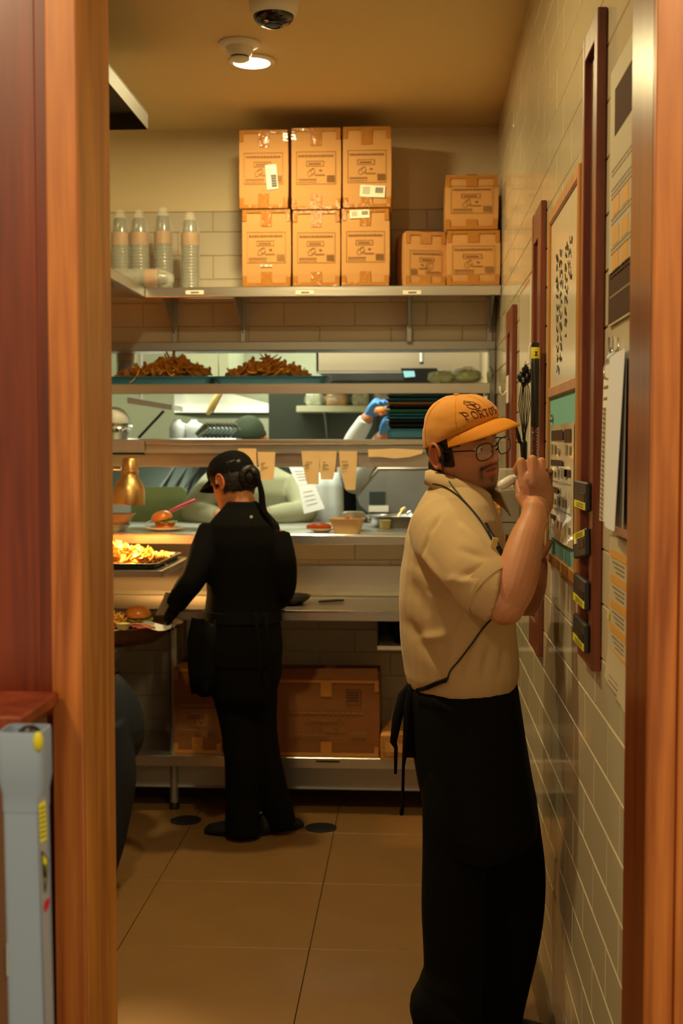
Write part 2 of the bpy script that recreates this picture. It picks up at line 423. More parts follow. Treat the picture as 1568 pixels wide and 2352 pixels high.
obj('body', MB().lathe(prof([(.052, .016), (.047, .030), (.040, .048), (.036, .050)], p), (p.x, p.y, 0), 36), M['whiteplastic'], t, smooth=True)
obj('vent_ring', MB().lathe(prof([(.034, .049), (.034, .056)], p), (p.x, p.y, 0), 30), M['black'], t, 'dark smoke inlet slot', smooth=True)
obj('cover', MB().lathe(prof([(.037, .056), (.036, .062), (.024, .068), (.004, .070)], p), (p.x, p.y, 0), 36), M['whiteplastic'], t, smooth=True)
p = at(628, -12, Z=H)
t = thing('ceiling_camera', p, 'grey white fisheye security camera with a dark dome, on the ceiling', 'camera')
obj('housing', MB().lathe(prof([(.079, 0), (.080, .010), (.079, .045), (.074, .062), (.066, .068), (.060, .070)], p), (p.x, p.y, 0), 44), M['whiteplastic'], t, smooth=True)
obj('dome', MB().lathe(prof([(.066, .066), (.064, .078), (.055, .089), (.040, .096), (.028, .099)], p), (p.x, p.y, 0), 44), M['dome'], t, 'smoked black dome', smooth=True)
obj('lens_ring', MB().lathe(prof([(.030, .096), (.030, .101), (.022, .103), (.020, .099), (.014, .101), (.004, .103)], p), (p.x, p.y, 0), 32), M['dark'], t, smooth=True)
lt = MB()
for i in range(7): lt.box(p.x-.052+i*.0065, p.x-.0475+i*.0065, p.y-.0795, p.y-.0765, H-.034-(i % 2)*.002, H-.029)
lt.box(p.x+.036, p.x+.040, p.y-.072, p.y-.068, H-.040, H-.030)
obj('lettering', lt, M['postergrey'], t)

# ------------------------------------------------------------------ shelves, beam, pass shelf, counter
def lipshelf(mb, x0, x1, y0, y1, z, lip, th=.004, side=True):
    mb.box(x0, x1, y0, y1, z-th, z, .0012); mb.box(x0, x1, y0, y0+.004, z-lip, z-.0005, .0015); mb.box(x0, x1, y0+.004, y0+.022, z-lip, z-lip+.003)
    if side: mb.box(x1-.004, x1, y0, y1, z-lip, z-.0005, .0015)
    return mb
US, USY = 2.294, 5.55
t = thing('wall_shelf', (-.4, USY+.19, US), 'long stainless wall shelf with label tags holding the cardboard boxes', 'shelf')
obj('shelf_board', lipshelf(MB(), -1.18, XR-.002, USY, YB-.006, US, .042), M['steel'], t)
for px in (380, 543, 939, 1142):
    X = at(px, 700, Y=5.7).x; X = min(X, XR-.03)
    b = MB().box(X-.012, X+.012, YB-.016, YB-.004, US-.21, US-.01, .002)
    b.prism([(X-.002, YB-.016, US-.008), (X-.002, USY+.05, US-.008), (X-.002, USY+.05, US-.03), (X-.002, YB-.016, US-.17)], (.004, 0, 0))
    if px == 939: b.box(X-.014, X+.014, YB-.05, YB-.017, US-.215, US-.14, .004)
    obj('bracket', b, M['steelv'], t)
for px in (447, 700, 946):
    c = at(px, 672, Y=USY)
    lab = obj('label_tag', MB().box(c.x-.040, c.x+.040, USY-.0035, USY-.0005, c.z-.009, c.z+.009, .001), M['label'], t, 'white printed shelf tag')
    tx = MB()
    for i in range(6): tx.box(c.x-.016+i*.006, c.x-.0115+i*.006, USY-.0042, USY-.0036, c.z-.0035, c.z+.0035)
    obj('tag_print', tx, M['ink'], lab)
t = thing('side_shelf', (-1.6, 5.2, US), 'stainless side shelf on the left wall meeting the wall shelf', 'shelf')
sb = MB().box(-1.998, -1.181, 4.3, YB-.006, US-.004, US, .001).box(-1.185, -1.181, 4.3, USY, US-.042, US-.0005, .0015).box(-1.203, -1.185, 4.3, USY, US-.042, US-.039).box(-1.998, -1.181, 4.3, 4.304, US-.042, US-.0005)
obj('shelf_board', sb, M['steel'], t)
for y in (4.5, 5.3):
    obj('bracket', MB().prism([(-1.998, y, US-.008), (-1.26, y, US-.008), (-1.26, y, US-.03), (-1.998, y, US-.30)], (0, .004, 0)).box(-1.998, -1.985, y-.012, y+.016, US-.33, US-.008), M['steelv'], t)
# upper left steel hood shelf near the ceiling
a = at(340, 298, Y=4.77)
t = thing('overhead_canopy', (a.x-.4, 3.8, a.z), 'dark stainless overhead canopy hanging at upper left below the ceiling', 'canopy')
cz = a.z
obj('canopy_top', MB().box(-1.99, a.x, 2.75, 4.77, cz+.058, cz+.064, .002), M['canopy'], t)
obj('side_panel', MB().box(a.x-.005, a.x, 2.75, 4.77, cz, cz+.058, .0015), M['canopy'], t)
obj('end_panel', MB().box(-1.99, a.x-.005, 4.764, 4.77, cz, cz+.058, .0015), M['canopy'], t); obj('end_panel', MB().box(-1.99, a.x-.005, 2.75, 2.756, cz, cz+.058, .0015), M['canopy'], t)
for y in (3.0, 4.5):
    obj('hanger_rod', MB().tube([(a.x-.10, y, cz+.06), (a.x-.10, y, H)], .006, 8), M['canopy'], t)
# mid shelf across the opening
MS, MSY = at(900, 880, Y=5.75).z, 5.75
t = thing('pass_upper_shelf', (-.5, MSY+.2, MS), 'stainless shelf across the kitchen opening holding the blue trays of fries', 'shelf')
obj('shelf_board', lipshelf(MB(), -1.99, XR-.034, MSY, 6.16, MS, .046), M['steel'], t)
for x in (-1.9, XR-.06):
    obj('post', MB().box(x-.015, x+.015, 6.09, 6.12, OZ0+.03, MS-.005, .003), M['steelv'], t)
# heat beam / ticket beam
BZ0, BZ1, BY = at(600, 1073, Y=5.70).z, at(600, 1009, Y=5.70).z, 5.70
bx0 = at(334, 1020, Y=BY).x
t = thing('ticket_beam', (-.4, BY+.1, BZ0), 'stainless overshelf beam across the pass with order slips clipped to it', 'beam')
zt = at(600, 1021, Y=BY).z; zm = at(600, 1041, Y=BY).z
obj('top_plate', MB().box(bx0, XR-.034, BY-.014, 6.06, zt, BZ1, .004), M['steel'], t)
obj('front_rail', MB().box(bx0, XR-.034, BY, BY+.02, zm, zt-.001, .002), M['steelv'], t, 'grip rail for order slips')
obj('lower_panel', MB().box(-1.99, XR-.034, BY+.028, 6.04, BZ0, zm-.001, .002), M['steel'], t)
obj('end_block', MB().box(-1.99, bx0-.002, BY-.004, 6.04, zm+.006, BZ1-.002, .003), M['steelv'], t)
obj('slot', MB().box(-1.99, bx0-.01, BY+.004, BY+.03, zm-.006, zm+.004, .001), M['black'], t, 'black slot under the end block')
for x in (-1.95, XR-.05):
    obj('support_post', MB().tube([(x, 6.0, OZ0+.03), (x, 6.0, BZ0+.01)], .014, 12), M['steelv'], t)
# pass shelf
PS, PSY = at(700, 1228, Y=5.62).z, 5.62
t = thing('pass_shelf', (-.5, PSY+.2, PS), 'stainless pass shelf between kitchen and server station with plates of food on it', 'shelf')
obj('shelf_board', lipshelf(MB(), -1.99, XR-.004, PSY, 6.5, PS, .044, .006), M['steel'], t)
obj('edge_roll', MB().tube([(-1.99, PSY+.003, PS-.003), (XR-.004, PSY+.003, PS-.003)], .005, 10), M['chrome'], t)
for x in (-1.6, -.7, .2):
    obj('bracket', MB().prism([(x, YB-.004, PS-.008), (x, PSY+.05, PS-.008), (x, PSY+.05, PS-.03), (x, YB-.004, PS-.06)], (.004, 0, 0)), M['steelv'], t)
# counter with splash and undershelf
CZ, CY = at(760, 1403, Y=5.37).z, 5.37
t = thing('steel_counter', (-.4, CY+.2, 0), 'stainless counter with splashback along the pass wall', 'counter')
SPL = at(800, 1299, Y=YB).z
obj('worktop', lipshelf(MB(), -1.98, XR-.004, CY, YB-.02, CZ, .043, .006), M['steel'], t)
obj('edge_roll', MB().tube([(-1.98, CY+.004, CZ-.003), (XR-.004, CY+.004, CZ-.003)], .006, 10), M['chrome'], t)
obj('splashback', MB().prism([(-1.98, YB-.012, CZ-.005), (-1.98, YB-.030, CZ+.002), (-1.98, YB-.018, CZ+.018), (-1.98, YB-.014, SPL), (-1.98, YB-.004, SPL), (-1.98, YB-.004, CZ-.005)], (XR-.004+1.98, 0, 0)), M['steel'], t)
UZ = at(750, 1741, Y=5.42).z
obj('undershelf', lipshelf(MB(), -1.98, XR-.03, 5.42, YB-.03, UZ, .046), M['steel'], t)
obj('lower_panel', MB().box(-1.98, XR-.03, 5.50, 5.504, at(750, 1810, Y=5.5).z, UZ-.047, .0015).box(-1.98, XR-.03, 5.49, 5.51, at(750, 1813, Y=5.5).z, at(750, 1809, Y=5.5).z, .002), M['steelv'], t, 'dull steel panel below the undershelf')
for x in (-1.056, XR-.06):
    for y in (5.50, YB-.06):
        lg = obj('leg', MB().tube([(x, y, 0.03), (x, y, CZ-.01)], .019, 14), M['steelv'], t, smooth=True)
        obj('foot', MB().lathe([(.024, 0), (.024, .012), (.015, .034)], (x, y, 0), 16), M['dark'], lg, smooth=True)
c = at(752, 1750, Y=5.42)
obj('scuff_label', MB().box(c.x-.05, c.x+.052, 5.4175, 5.4195, c.z-.002, c.z+.006), M['ink'], t, 'worn dark label strip on the undershelf lip')
# small shelf under the counter behind the man
c = at(866, 1484, Y=5.5)
t = thing('under_counter_tray', (0.05, 5.6, c.z), 'white edged tray shelf under the counter behind the man holding a black bowl', 'tray')
obj('shelf_board', MB().box(c.x, .30, 5.5, 5.85, c.z-.018, c.z, .002), M['whiteplastic'], t)
obj('side_panel', MB().box(c.x, c.x+.006, 5.51, 5.85, c.z, CZ-.046, .001).box(.294, .30, 5.51, 5.85, c.z, CZ-.046, .001).box(c.x, .30, 5.84, 5.85, c.z, CZ-.046), M['dark'], t)
b = MB().lathe([(.055, .0), (.075, .03), (.09, .075), (.094, .08), (.088, .078), (.07, .03), (.05, .008)], (c.x+.13, 5.62, c.z), 28)
obj('bowl', b, M['black'], None, 'black bowl on the white edged tray under the counter', 'bowl', smooth=True)

# left table
t = thing('side_table', (-1.5, 5.2, 0), 'steel side table along the left wall with a round leg at its corner', 'table')
LX, LZ = -1.163, .80
obj('table_top', lipshelf(MB(), -1.98, LX, 4.78, 5.36, LZ, .035), M['steel'], t)
obj('undershelf', lipshelf(MB(), -1.98, LX-.05, 4.84, 5.40, .27, .03), M['steelv'], t)
for x, y in ((-1.50, 5.335), (-1.50, 4.84), (-1.94, 5.335), (-1.94, 4.84)):
    lg = obj('leg', MB().tube([(x, y, .03), (x, y, LZ-.006)], .0175, 14), M['steelv'], t, smooth=True)
    obj('foot', MB().lathe([(.022, 0), (.022, .012), (.014, .034)], (x, y, 0), 16), M['dark'], lg, smooth=True)
# floor drains
for px, py, L_ in ((737, 1902, 'round black floor drain cover right of the woman\'s shoes'), (427, 1885, 'round black floor drain cover left of the woman\'s shoes, near the table leg')):
    c = at(px, py, Z=0)
    t = thing('floor_drain', (c.x, c.y, 0), L_, 'drain cover', 'round floor drain covers')
    obj('cover', MB().lathe([(.066, .0005), (.066, .004), (.060, .005), (.004, .005)], (c.x, c.y, 0), 36), M['dark'], t, smooth=True)
    s_ = MB()
    for i in range(-3, 4):
        h_ = math.sqrt(.05**2 - (i*.012)**2); s_.box(c.x-h_, c.x+h_, c.y+i*.012-.002, c.y+i*.012+.002, .005, .0062)
    obj('grate', s_, M['rubber'], t)
# ------------------------------------------------------------------ cartons
def lthing(name, loc, label, cat, group=None, rz=0):
    t = thing(name, loc, label, cat, group); ORG[t] = Vector((0, 0, 0)); t.rotation_euler = (0, 0, rz); return t
def ring_flat(mb, cx, cz, a, b, rot, y, w=.0016, n=26, span=1.0):
    for i in range(int(n*span)):
        A = [2*math.pi*(i+k)/n for k in (0, 1)]
        P4 = []
        for al, s in ((A[0], 1), (A[1], 1), (A[1], 0), (A[0], 0)):
            ra, rb = (a-w*(1-s)), (b-w*(1-s))
            x, z = ra*math.cos(al), rb*math.sin(al)
            P4.append((cx + x*math.cos(rot)-z*math.sin(rot), y, cz + x*math.sin(rot)+z*math.cos(rot)))
        mb.prism(P4, (0, .0006, 0))
def carton_print(w, h, y, z0=.31, z1=.71, flip=False):
    mb = MB(); e = -.0006
    def bar(x0, x1, za, zb):
        if flip: x0, x1 = -x1, -x0
        mb.box(x0*w, x1*w, y+e, y, za*h, zb*h)
    L_, R_ = -.40, .40; t = .0014/h; tx = .0014/w
    for a, b, c, d in ((L_, R_, z1-t, z1), (L_, R_, z0, z0+t), (L_, L_+tx, z0, z1), (R_-tx, R_, z0, z1)): bar(a, b, c, d)
    H_ = z1-z0
    x = -.36
    while x < .33:
        ln = random.uniform(.03, .09); bar(x, min(.35, x+ln), z0+.84*H_, z0+.90*H_); x += ln+.012
    for a, b, c, d in ((-.2, .16, .70, .712), (-.2, .16, .55, .562), (-.2, -.19, .55, .71), (.15, .16, .55, .71)): bar(a, b, z0+c*H_, z0+d*H_)
    x = -.15
    while x < .10: bar(x, x+.02, z0+.60*H_, z0+.655*H_); x += .028
    sx = 1 if not flip else -1
    ring_flat(mb, sx*-.10*w, z0*h+.36*H_*h, .020, .012, .7, y-.0006)
    ring_flat(mb, sx*-.06*w, z0*h+.40*H_*h, .014, .010, 1.1, y-.0006, span=.8)
    ring_flat(mb, sx*.09*w, z0*h+.42*H_*h, .007, .004, 0, y-.0006, w=.003)
    x = -.03
    while x < .16: bar(x, x+.02, z0+.26*H_, z0+.30*H_); x += .027
    x = -.36
    while x < -.02: bar(x, x+.03, z0+.12*H_, z0+.17*H_); bar(x, x+.022, z0+.05*H_, z0+.08*H_); x += .042
    for i in range(9): bar(.22+i*.018, .22+i*.018+.011, z0+.06*H_, z0+.27*H_)
    return mb
def carton(x0, x1, zb, zt, yf, d, label, group=None, rz=0, sticker=None, m='card', flip=False, pz=(.31, .71), tape=True, lab=None):
    w, h = x1-x0, zt-zb
    t = lthing('cardboard_box', ((x0+x1)/2, yf+d/2, zb), label, 'box', group, rz)
    y = -d/2
    b = MB()
    # slightly bulged body: grid faces
    n = 6; rings = []
    for i in range(n+1):
        z = h*i/n; e = .0022*math.sin(math.pi*i/n)
        ring = []
        for (ax, ay), (bx, by) in (((-1, -1), (1, -1)), ((1, -1), (1, 1)), ((1, 1), (-1, 1)), ((-1, 1), (-1, -1))):
            for k in range(5):
                u = k/5; px = (ax+(bx-ax)*u)*w/2; py = (ay+(by-ay)*u)*d/2; s = math.sin(math.pi*u)*.6
                nx = (1 if ax == bx == 1 else -1 if ax == bx else 0); ny = (1 if ay == by == 1 else -1 if ay == by else 0)
                q = .003 if (i in (0, n)) else 0
                ring.append((px+nx*(e+s*.001)-(math.copysign(q, px)), py+ny*(e*.6+s*.001)-(math.copysign(q, py)), z + (0 if i else 0)))
        rings.append(ring)
    b.loft(rings)
    obj('body', b, M[m], t)
    obj('flap', MB().box(-w/2+.004, w/2-.004, -d/2+.004, -.001, h-.0005, h+.002), M[m], t); obj('flap', MB().box(-w/2+.004, w/2-.004, .001, d/2-.004, h-.0005, h+.0028), M[m], t)
    yy = y-.0042
    if tape:
        P_ = [(-.024, .024, yy, yy+.0012, h*.78, h-.001), (-.024, .024, yy, yy+.0012, .002, h*.19), (-.024, .024, -d/2, d/2, h+.0030, h+.0038),
              (-w/2+.021, w/2-.021, yy+.0004, yy+.0010, .001, .016), (-w/2+.021, w/2-.021, yy+.0004, yy+.0010, h-.014, h-.001)]
        for sx in (-1, 1):
            for z0_, z1_ in ((h-.05, h-.001), (.001, .045)): P_.append((sx*(w/2-.001), sx*(w/2-.02), yy+.0003, yy+.0012, z0_, z1_))
        for b_ in P_: obj('packing_tape', MB().box(*b_), M['tape'], t)
    pm = carton_print(w, h, yy, pz[0], pz[1], flip)
    obj('printed_label', pm, M['print'], t)
    if sticker:
        sx, sz, sw, sh, rot = sticker
        Rm = Matrix.Translation((sx*w, yy-.0016, sz*h)) @ Matrix.Rotation(R(rot), 4, 'Y')
        s = obj('shipping_sticker', MB().obox(Rm, sw, .0008, sh), M['label'], t, 'white barcode shipping sticker')
        k = MB()
        vert = sh > sw
        for i in range(11):
            u = -.42+i*.05
            if vert: k.obox(Rm @ Matrix.Translation((sw*.18, -.0006, u*sh)), sw*.5, .0004, sh*.025*(1+i % 2))
            else: k.obox(Rm @ Matrix.Translation((sw*(.12+.030*i), -.0006, sh*.1)), sw*.012*(1+i % 2), .0004, sh*.5)
        for i in range(5):
            if vert: k.obox(Rm @ Matrix.Translation((-sw*.25+.002*i, -.0006, (.36-i*.07)*sh)), sw*.05, .0004, sh*.05)
            else: k.obox(Rm @ Matrix.Translation((-sw*.25, -.0006, sh*(.3-i*.13))), sw*.3, .0004, sh*.05)
        obj('sticker_print', k, M['ink'], s)
    return t
YF = 5.556
def cpx(x0, x1, yt, yb, Y=YF):
    a, b = at(x0, yt, Y=Y), at(x1, yb, Y=Y); return a.x, b.x, b.z, a.z
BASE = US+.0008
G1 = 'cardboard boxes on the wall shelf'
def shelfbox(px, label, below=None, d=.34, yf=YF, **kw):
    x0, x1, zb, zt = cpx(*px, Y=yf)
    zb = BASE if below is None else below
    carton(x0, x1, zb, zt, yf, d, label, G1, **kw); return zt+.0036
za = shelfbox((556, 667, 482, 660), 'lower left box of the big carton stack, plain front with no white sticker', sticker=(.0, .27, .05, .009, 0))
zb_ = shelfbox((672, 780, 484, 659), 'lower middle box of the big carton stack on the wall shelf')
zc = shelfbox((784, 893, 480, 658), 'lower right box of the big carton stack, white sticker at its top edge', sticker=(-.12, .93, .085, .034, -2))
shelfbox((549, 660, 300, 0), 'upper left box of the carton stack with an upright white sticker', below=za, yf=YF-.006, sticker=(.17, .40, .048, .105, -5))
shelfbox((669, 782, 295, 0), 'upper middle box of the carton stack, shiny tape on its corners', below=zb_, yf=YF-.004)
shelfbox((787, 898, 292, 0), 'upper right box of the carton stack with a lying white sticker', below=zc, yf=YF-.006, sticker=(.12, .20, .108, .050, 3))
shelfbox((918, 1012, 533, 657), 'small carton standing alone, turned so that its dark left side shows', yf=YF+.03, d=.20, rz=R(13), flip=True, pz=(.2, .66))
ze = shelfbox((1026, 1147, 530, 657), 'lower of the two cartons in the corner by the tiled wall', d=.3, pz=(.2, .72))
shelfbox((1023, 1146, 403, 0), 'upper of the two cartons in the corner by the tiled wall', below=ze, d=.3, pz=(.3, .8))
# boxes below the counter
UB = UZ+.0008
x0, x1, _, zt = cpx(628, 870, 1560, 1730, Y=5.45)
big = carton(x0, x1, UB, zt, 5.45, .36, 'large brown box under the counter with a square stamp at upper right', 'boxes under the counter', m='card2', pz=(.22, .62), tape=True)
k = MB(); w_ = x1-x0; h_ = zt-UB; yy = -.18-.0042
for a, b, c, d in ((.19, .33, .87, .875), (.19, .33, .67, .675), (.19, .194, .67, .875), (.326, .33, .67, .875)): k.box(a*w_, b*w_, yy-.0006, yy, c*h_, d*h_)
for r_ in range(4):
    x = .205
    while x < .30: k.box(x*w_, (x+.016)*w_, yy-.0006, yy, (.83-r_*.035)*h_, (.845-r_*.035)*h_); x += .022
obj('stamp', k, M['ink'], big)
fl_ = MB().prism([(-w_/2+.004, -.18, h_), (w_/2-.004, -.18, h_), (w_/2-.01, -.10, h_+.035), (-w_/2+.01, -.10, h_+.03)], (0, .004, .002))
obj('open_flap', fl_, M['card2'], big, 'raised top flap')
x0, x1, _, zt = cpx(398, 508, 1535, 1730, Y=5.47)
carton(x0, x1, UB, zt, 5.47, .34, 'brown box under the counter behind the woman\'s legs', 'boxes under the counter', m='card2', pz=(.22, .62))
x0, x1, _, zt = cpx(873, 958, 1690, 1760, Y=5.405)
carton(x0, x1, UB, zt, 5.405, .30, 'small low brown box beside the large box behind the man\'s apron ties', 'boxes under the counter', m='card', pz=(.15, .3))
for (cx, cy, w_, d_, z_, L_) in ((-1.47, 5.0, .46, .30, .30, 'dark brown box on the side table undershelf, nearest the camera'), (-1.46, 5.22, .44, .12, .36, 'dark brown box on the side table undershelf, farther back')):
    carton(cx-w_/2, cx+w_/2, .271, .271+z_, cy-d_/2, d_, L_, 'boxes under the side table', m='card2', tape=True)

# ------------------------------------------------------------------ sleeved cup stacks on the shelf
def cup_stack(name, M4, L_, r, label):
    t = thing(name, M4.translation, label, 'cups', 'plastic sleeves of cups on the wall shelf'); ORG[t] = M4.translation.copy()
    cups = MB(); n = 15; h0 = L_*.30; step = (L_-h0-.02)/n
    prof = []
    for i in range(n):                       # nested rims
        z = .005+i*step
        prof += [(r*.97, z), (r*1.0, z+.002), (r*1.0, z+.006), (r*.955, z+.008)]
    prof += [(r*.95, L_-h0), (r*.70, L_-.02), (r*.66, L_-.016), (.004, L_-.016)]
    cups.lathe([(.004, .004)]+prof, n=26); cups.xf(M4)
    obj('cups', cups, M['cupclear'], t, smooth=True)
    z0 = L_*.60
    bd = MB().lathe([(r*1.01, z0), (r*1.015, z0+.004), (r*1.015, z0+.05), (r*1.0, z0+.055)], n=26, cap=False).xf(M4)
    obj('printed_band', bd, M['cupband'], t, 'brown printed band', smooth=True)
    sl = MB(); rings = []
    for i in range(14):
        z = L_*1.06*i/13; k = 1.05 if i < 11 else 1.05-.23*(i-10)
        ring = []
        for j in range(22):
            a = 2*math.pi*j/22; rr = r*k*(1+.06*noise.noise(Vector((math.cos(a)*2, math.sin(a)*2, z*22+L_*9))))+.003
            ring.append((rr*math.cos(a), rr*math.sin(a), z))
        rings.append(ring)
    sl.loft(rings).xf(M4)
    obj('sleeve', sl, M['clear'], t, 'crinkled clear plastic sleeve', smooth=True)
    return t
for px, pt, Y, L_ in ((277, 483, 5.70, 'leftmost upright sleeve of plastic cups on the shelf'), (320, 483, 5.70, 'second upright sleeve of plastic cups from the left'), (375, 478, 5.72, 'third upright sleeve of cups, just left of the gap'), (437, 488, 5.66, 'upright sleeve of cups standing apart, nearest the cardboard boxes')):
    c = at(px, 600, Y=Y); z1 = at(px, pt, Y=Y).z
    cup_stack('cup_sleeve', Matrix.Translation((c.x, Y, BASE)), (z1-BASE)/1.06, .040, L_)
c = at(262, 640, Y=5.58)
cup_stack('cup_sleeve', Matrix.Translation((c.x-.02, 5.6, BASE+.044)) @ Matrix.Rotation(R(90), 4, 'Y'), .265, .040, 'sleeve of cups lying on its side in front of the upright ones')

# ------------------------------------------------------------------ trays, fries, chips
def tray(name, x0, x1, y0, y1, z, h, m, label, cat='tray', group=None, flare=.012):
    t = thing(name, ((x0+x1)/2, (y0+y1)/2, z), label, cat, group)
    def ring(o, zz, c=.03):
        a, b, cc, d = x0-o, x1+o, y0-o, y1+o; k = c+max(0, o)*.3; out = []
        for (px, py, a0) in ((b-k, d-k, 0), (a+k, d-k, 90), (a+k, cc+k, 180), (b-k, cc+k, 270)):
            for q in range(5):
                an = R(a0+q*22.5); out.append((px+k*math.cos(an), py+k*math.sin(an), zz))
        return out
    obj('tray_body', MB().loft([ring(-.004, z+.0005), ring(flare*.6, z+h*.55), ring(flare, z+h-.004), ring(flare+.006, z+h-.002), ring(flare+.006, z+h), ring(flare-.003, z+h), ring(flare*.6-.004, z+h*.55), ring(-.006, z+.0045)]), m, t, smooth=True)
    return t
def strip(mb, c, L_, wd, th, bend, Rm):
    rings = []
    for i in range(5):
        u = i/4-.5; a = u*bend
        p = Vector((u*L_, 0, abs(u)**2*bend*L_*.5)); k = 1-.35*abs(u)*2
        tw = Matrix.Rotation(a*.8, 3, 'X')
        ring = [p + tw @ Vector((0, sy*wd/2*k, sz*th/2)) for sy, sz in ((-1, -1), (1, -1), (1, 1), (-1, 1))]
        rings.append([Rm @ q + c for q in ring])
    mb.loft(rings)
def heap(n, cx, cy, rx, ry, z, hgt, Lr, wd, th, bend, seed, peak=.15, power=1.3):
    rnd = random.Random(seed); mb = MB()
    for i in range(n):
        a = rnd.uniform(0, 6.283); q = rnd.random()**.55
        x, y = cx+rx*q*math.cos(a), cy+ry*q*math.sin(a)
        top = hgt*max(.08, 1-(abs(math.cos(a)*q-peak)/(1+peak))**power*1.0)*max(.15, 1-.5*(q*abs(math.sin(a)))**2)*rnd.uniform(.55, 1)
        Rm = (Euler((rnd.uniform(-.9, .9), rnd.uniform(-.9, .9), rnd.uniform(0, 6.28))).to_matrix())
        strip(mb, Vector((x, y, z+.008+top*rnd.uniform(.75, 1))), rnd.uniform(*Lr), wd*rnd.uniform(.7, 1.2), th, bend*rnd.uniform(.2, 1.2), Rm)
    # core that carries the strips
    rings = []
    for k in range(5):
        s = 1-k/4.6; rings.append([(cx+peak*rx*k/5+rx*.85*s*math.cos(b)*(1+.1*math.sin(5*b)), cy+ry*.85*s*math.sin(b), z+.004+hgt*.70*k/4) for b in [6.283*j/14 for j in range(14)]])
    mb.loft(rings); return mb
for i, (x0p, x1p, L_, LH) in enumerate(((248, 480, 'left teal tray holding a heap of dark fries on the upper pass shelf', 'dark brown heap of fries on the left teal tray'), (497, 745, 'right teal tray holding a heap of dark fries on the upper pass shelf', 'dark brown heap of fries on the right teal tray'))):
    x0, x1 = at(x0p, 870, Y=5.8).x, at(x1p, 870, Y=5.8).x
    tray('serving_tray', x0, x1, 5.785, 6.11, MS+.001, .034, M['teal'], L_, group='teal trays of fries')
    a, b = ((262, 478), (512, 712))[i]
    xa, xb = at(a, 860, Y=5.93).x, at(b, 860, Y=5.93).x
    hp = heap(260, (xa+xb)/2, 5.95, (xb-xa)/2, .118, MS+.010, .125, (.045, .095), .024, .006, 1.3, 11+i, peak=(.28, .02)[i], power=1.15)
    obj('fries_heap', hp, M['brownfry'], None, LH, 'fries', 'heaps of dark fries', kind='stuff')
hs = MB(); strip(hs, at(312, 868, Y=5.775)+Vector((0, 0, .004)), .075, .006, .003, .8, Euler((0, -.95, .15)).to_matrix())
obj('stray_fry', hs, M['brownfry'], None, 'single thin fry hanging over the front of the left teal tray', 'fry')
# warming shelf with black tray of golden chips
WZ, WX, WY = 1.108, -.995, 4.96
t = thing('warming_shelf', (-1.5, 5.28, WZ), 'stainless side shelf under the brass heat lamp holding the black tray', 'shelf')
obj('shelf_board', lipshelf(MB(), -1.99, WX, WY, 5.60, WZ, .026), M['steel'], t)
for x, y in ((-1.88, 5.02), (-1.88, 5.32)):
    obj('post', MB().tube([(x, y, LZ+.002), (x, y, WZ-.006)], .012, 10), M['steelv'], t, smooth=True)
tray('baking_tray', -1.88, -1.035, 5.0, 5.54, WZ+.001, .024, M['dark'], 'black baking tray of golden chips under the heat lamp', flare=.008)
hp = heap(300, -1.36, 5.26, .33, .20, WZ+.006, .065, (.05, .085), .034, .004, .7, 5, peak=0, power=1.6)
obj('chips_heap', hp, M['goldfry'], None, 'bright golden chips heaped on the black tray under the lamp', 'chips', kind='stuff')
# heat lamp
lp = at(295, 1158, Y=5.30); lt_ = at(297, 1052, Y=5.30)
t = thing('heat_lamp', lp, 'brass bell-shaped heat lamp hanging over the black tray of chips', 'lamp')
Rl = Matrix.Translation(lp) @ Matrix.Rotation(R(3), 4, 'Y')
hl = (lt_.z-lp.z)
shade = [(.068, 0), (.069, .004), (.068, .035), (.066, .062), (.058, .085), (.045, .104), (.036, .118), (.034, .130), (.0345, .140), (.033, hl-.004), (.028, hl), (.004, hl+.001)]
inner = [(.004, hl-.02), (.027, hl-.02), (.031, .125), (.042, .10), (.055, .082), (.063, .06), (.065, .03), (.066, .001)]
obj('lamp_shade', MB().lathe(inner+shade, n=36).xf(Rl), M['copper'], t, smooth=True)
obj('collar', MB().lathe([(.0345, .133), (.0375, .135), (.0375, .142), (.0345, .144)], n=36).xf(Rl), M['copper'], t, smooth=True)
obj('bulb', MB().lathe([(.004, .030), (.030, .034), (.042, .05), (.040, .07), (.022, .095), (.018, .12), (.004, .121)], n=24).xf(Rl), M['bulb'], t, 'glowing heat bulb inside the shade', smooth=True)
arm = [(lp.x-.03, 5.30, lp.z+.150), (lp.x-.075, 5.30, lp.z+.152), (lp.x-.35, 5.32, lp.z+.150), (-1.985, 5.34, lp.z+.15)]
obj('arm', MB().tube(arm, .009, 12), M['chrome'], t, smooth=True)
obj('arm_knob', MB().lathe([(.004, 0), (.014, .003), (.016, .012), (.012, .022), (.004, .023)], n=16).xf(Matrix.Translation((lp.x-.062, 5.295, lp.z+.152)) @ Matrix.Rotation(R(-90), 4, 'Y')), M['chrome'], t, smooth=True)
sp = bpy.data.lights.new('heat_lamp_beam', 'SPOT'); sp.energy = 70; sp.color = (1, .50, .13); sp.spot_size = R(152); sp.spot_blend = .35; sp.shadow_soft_size = .035
so = bpy.data.objects.new('heat_lamp_beam', sp); COL.objects.link(so); so.location = lp + Vector((0, 0, .028))

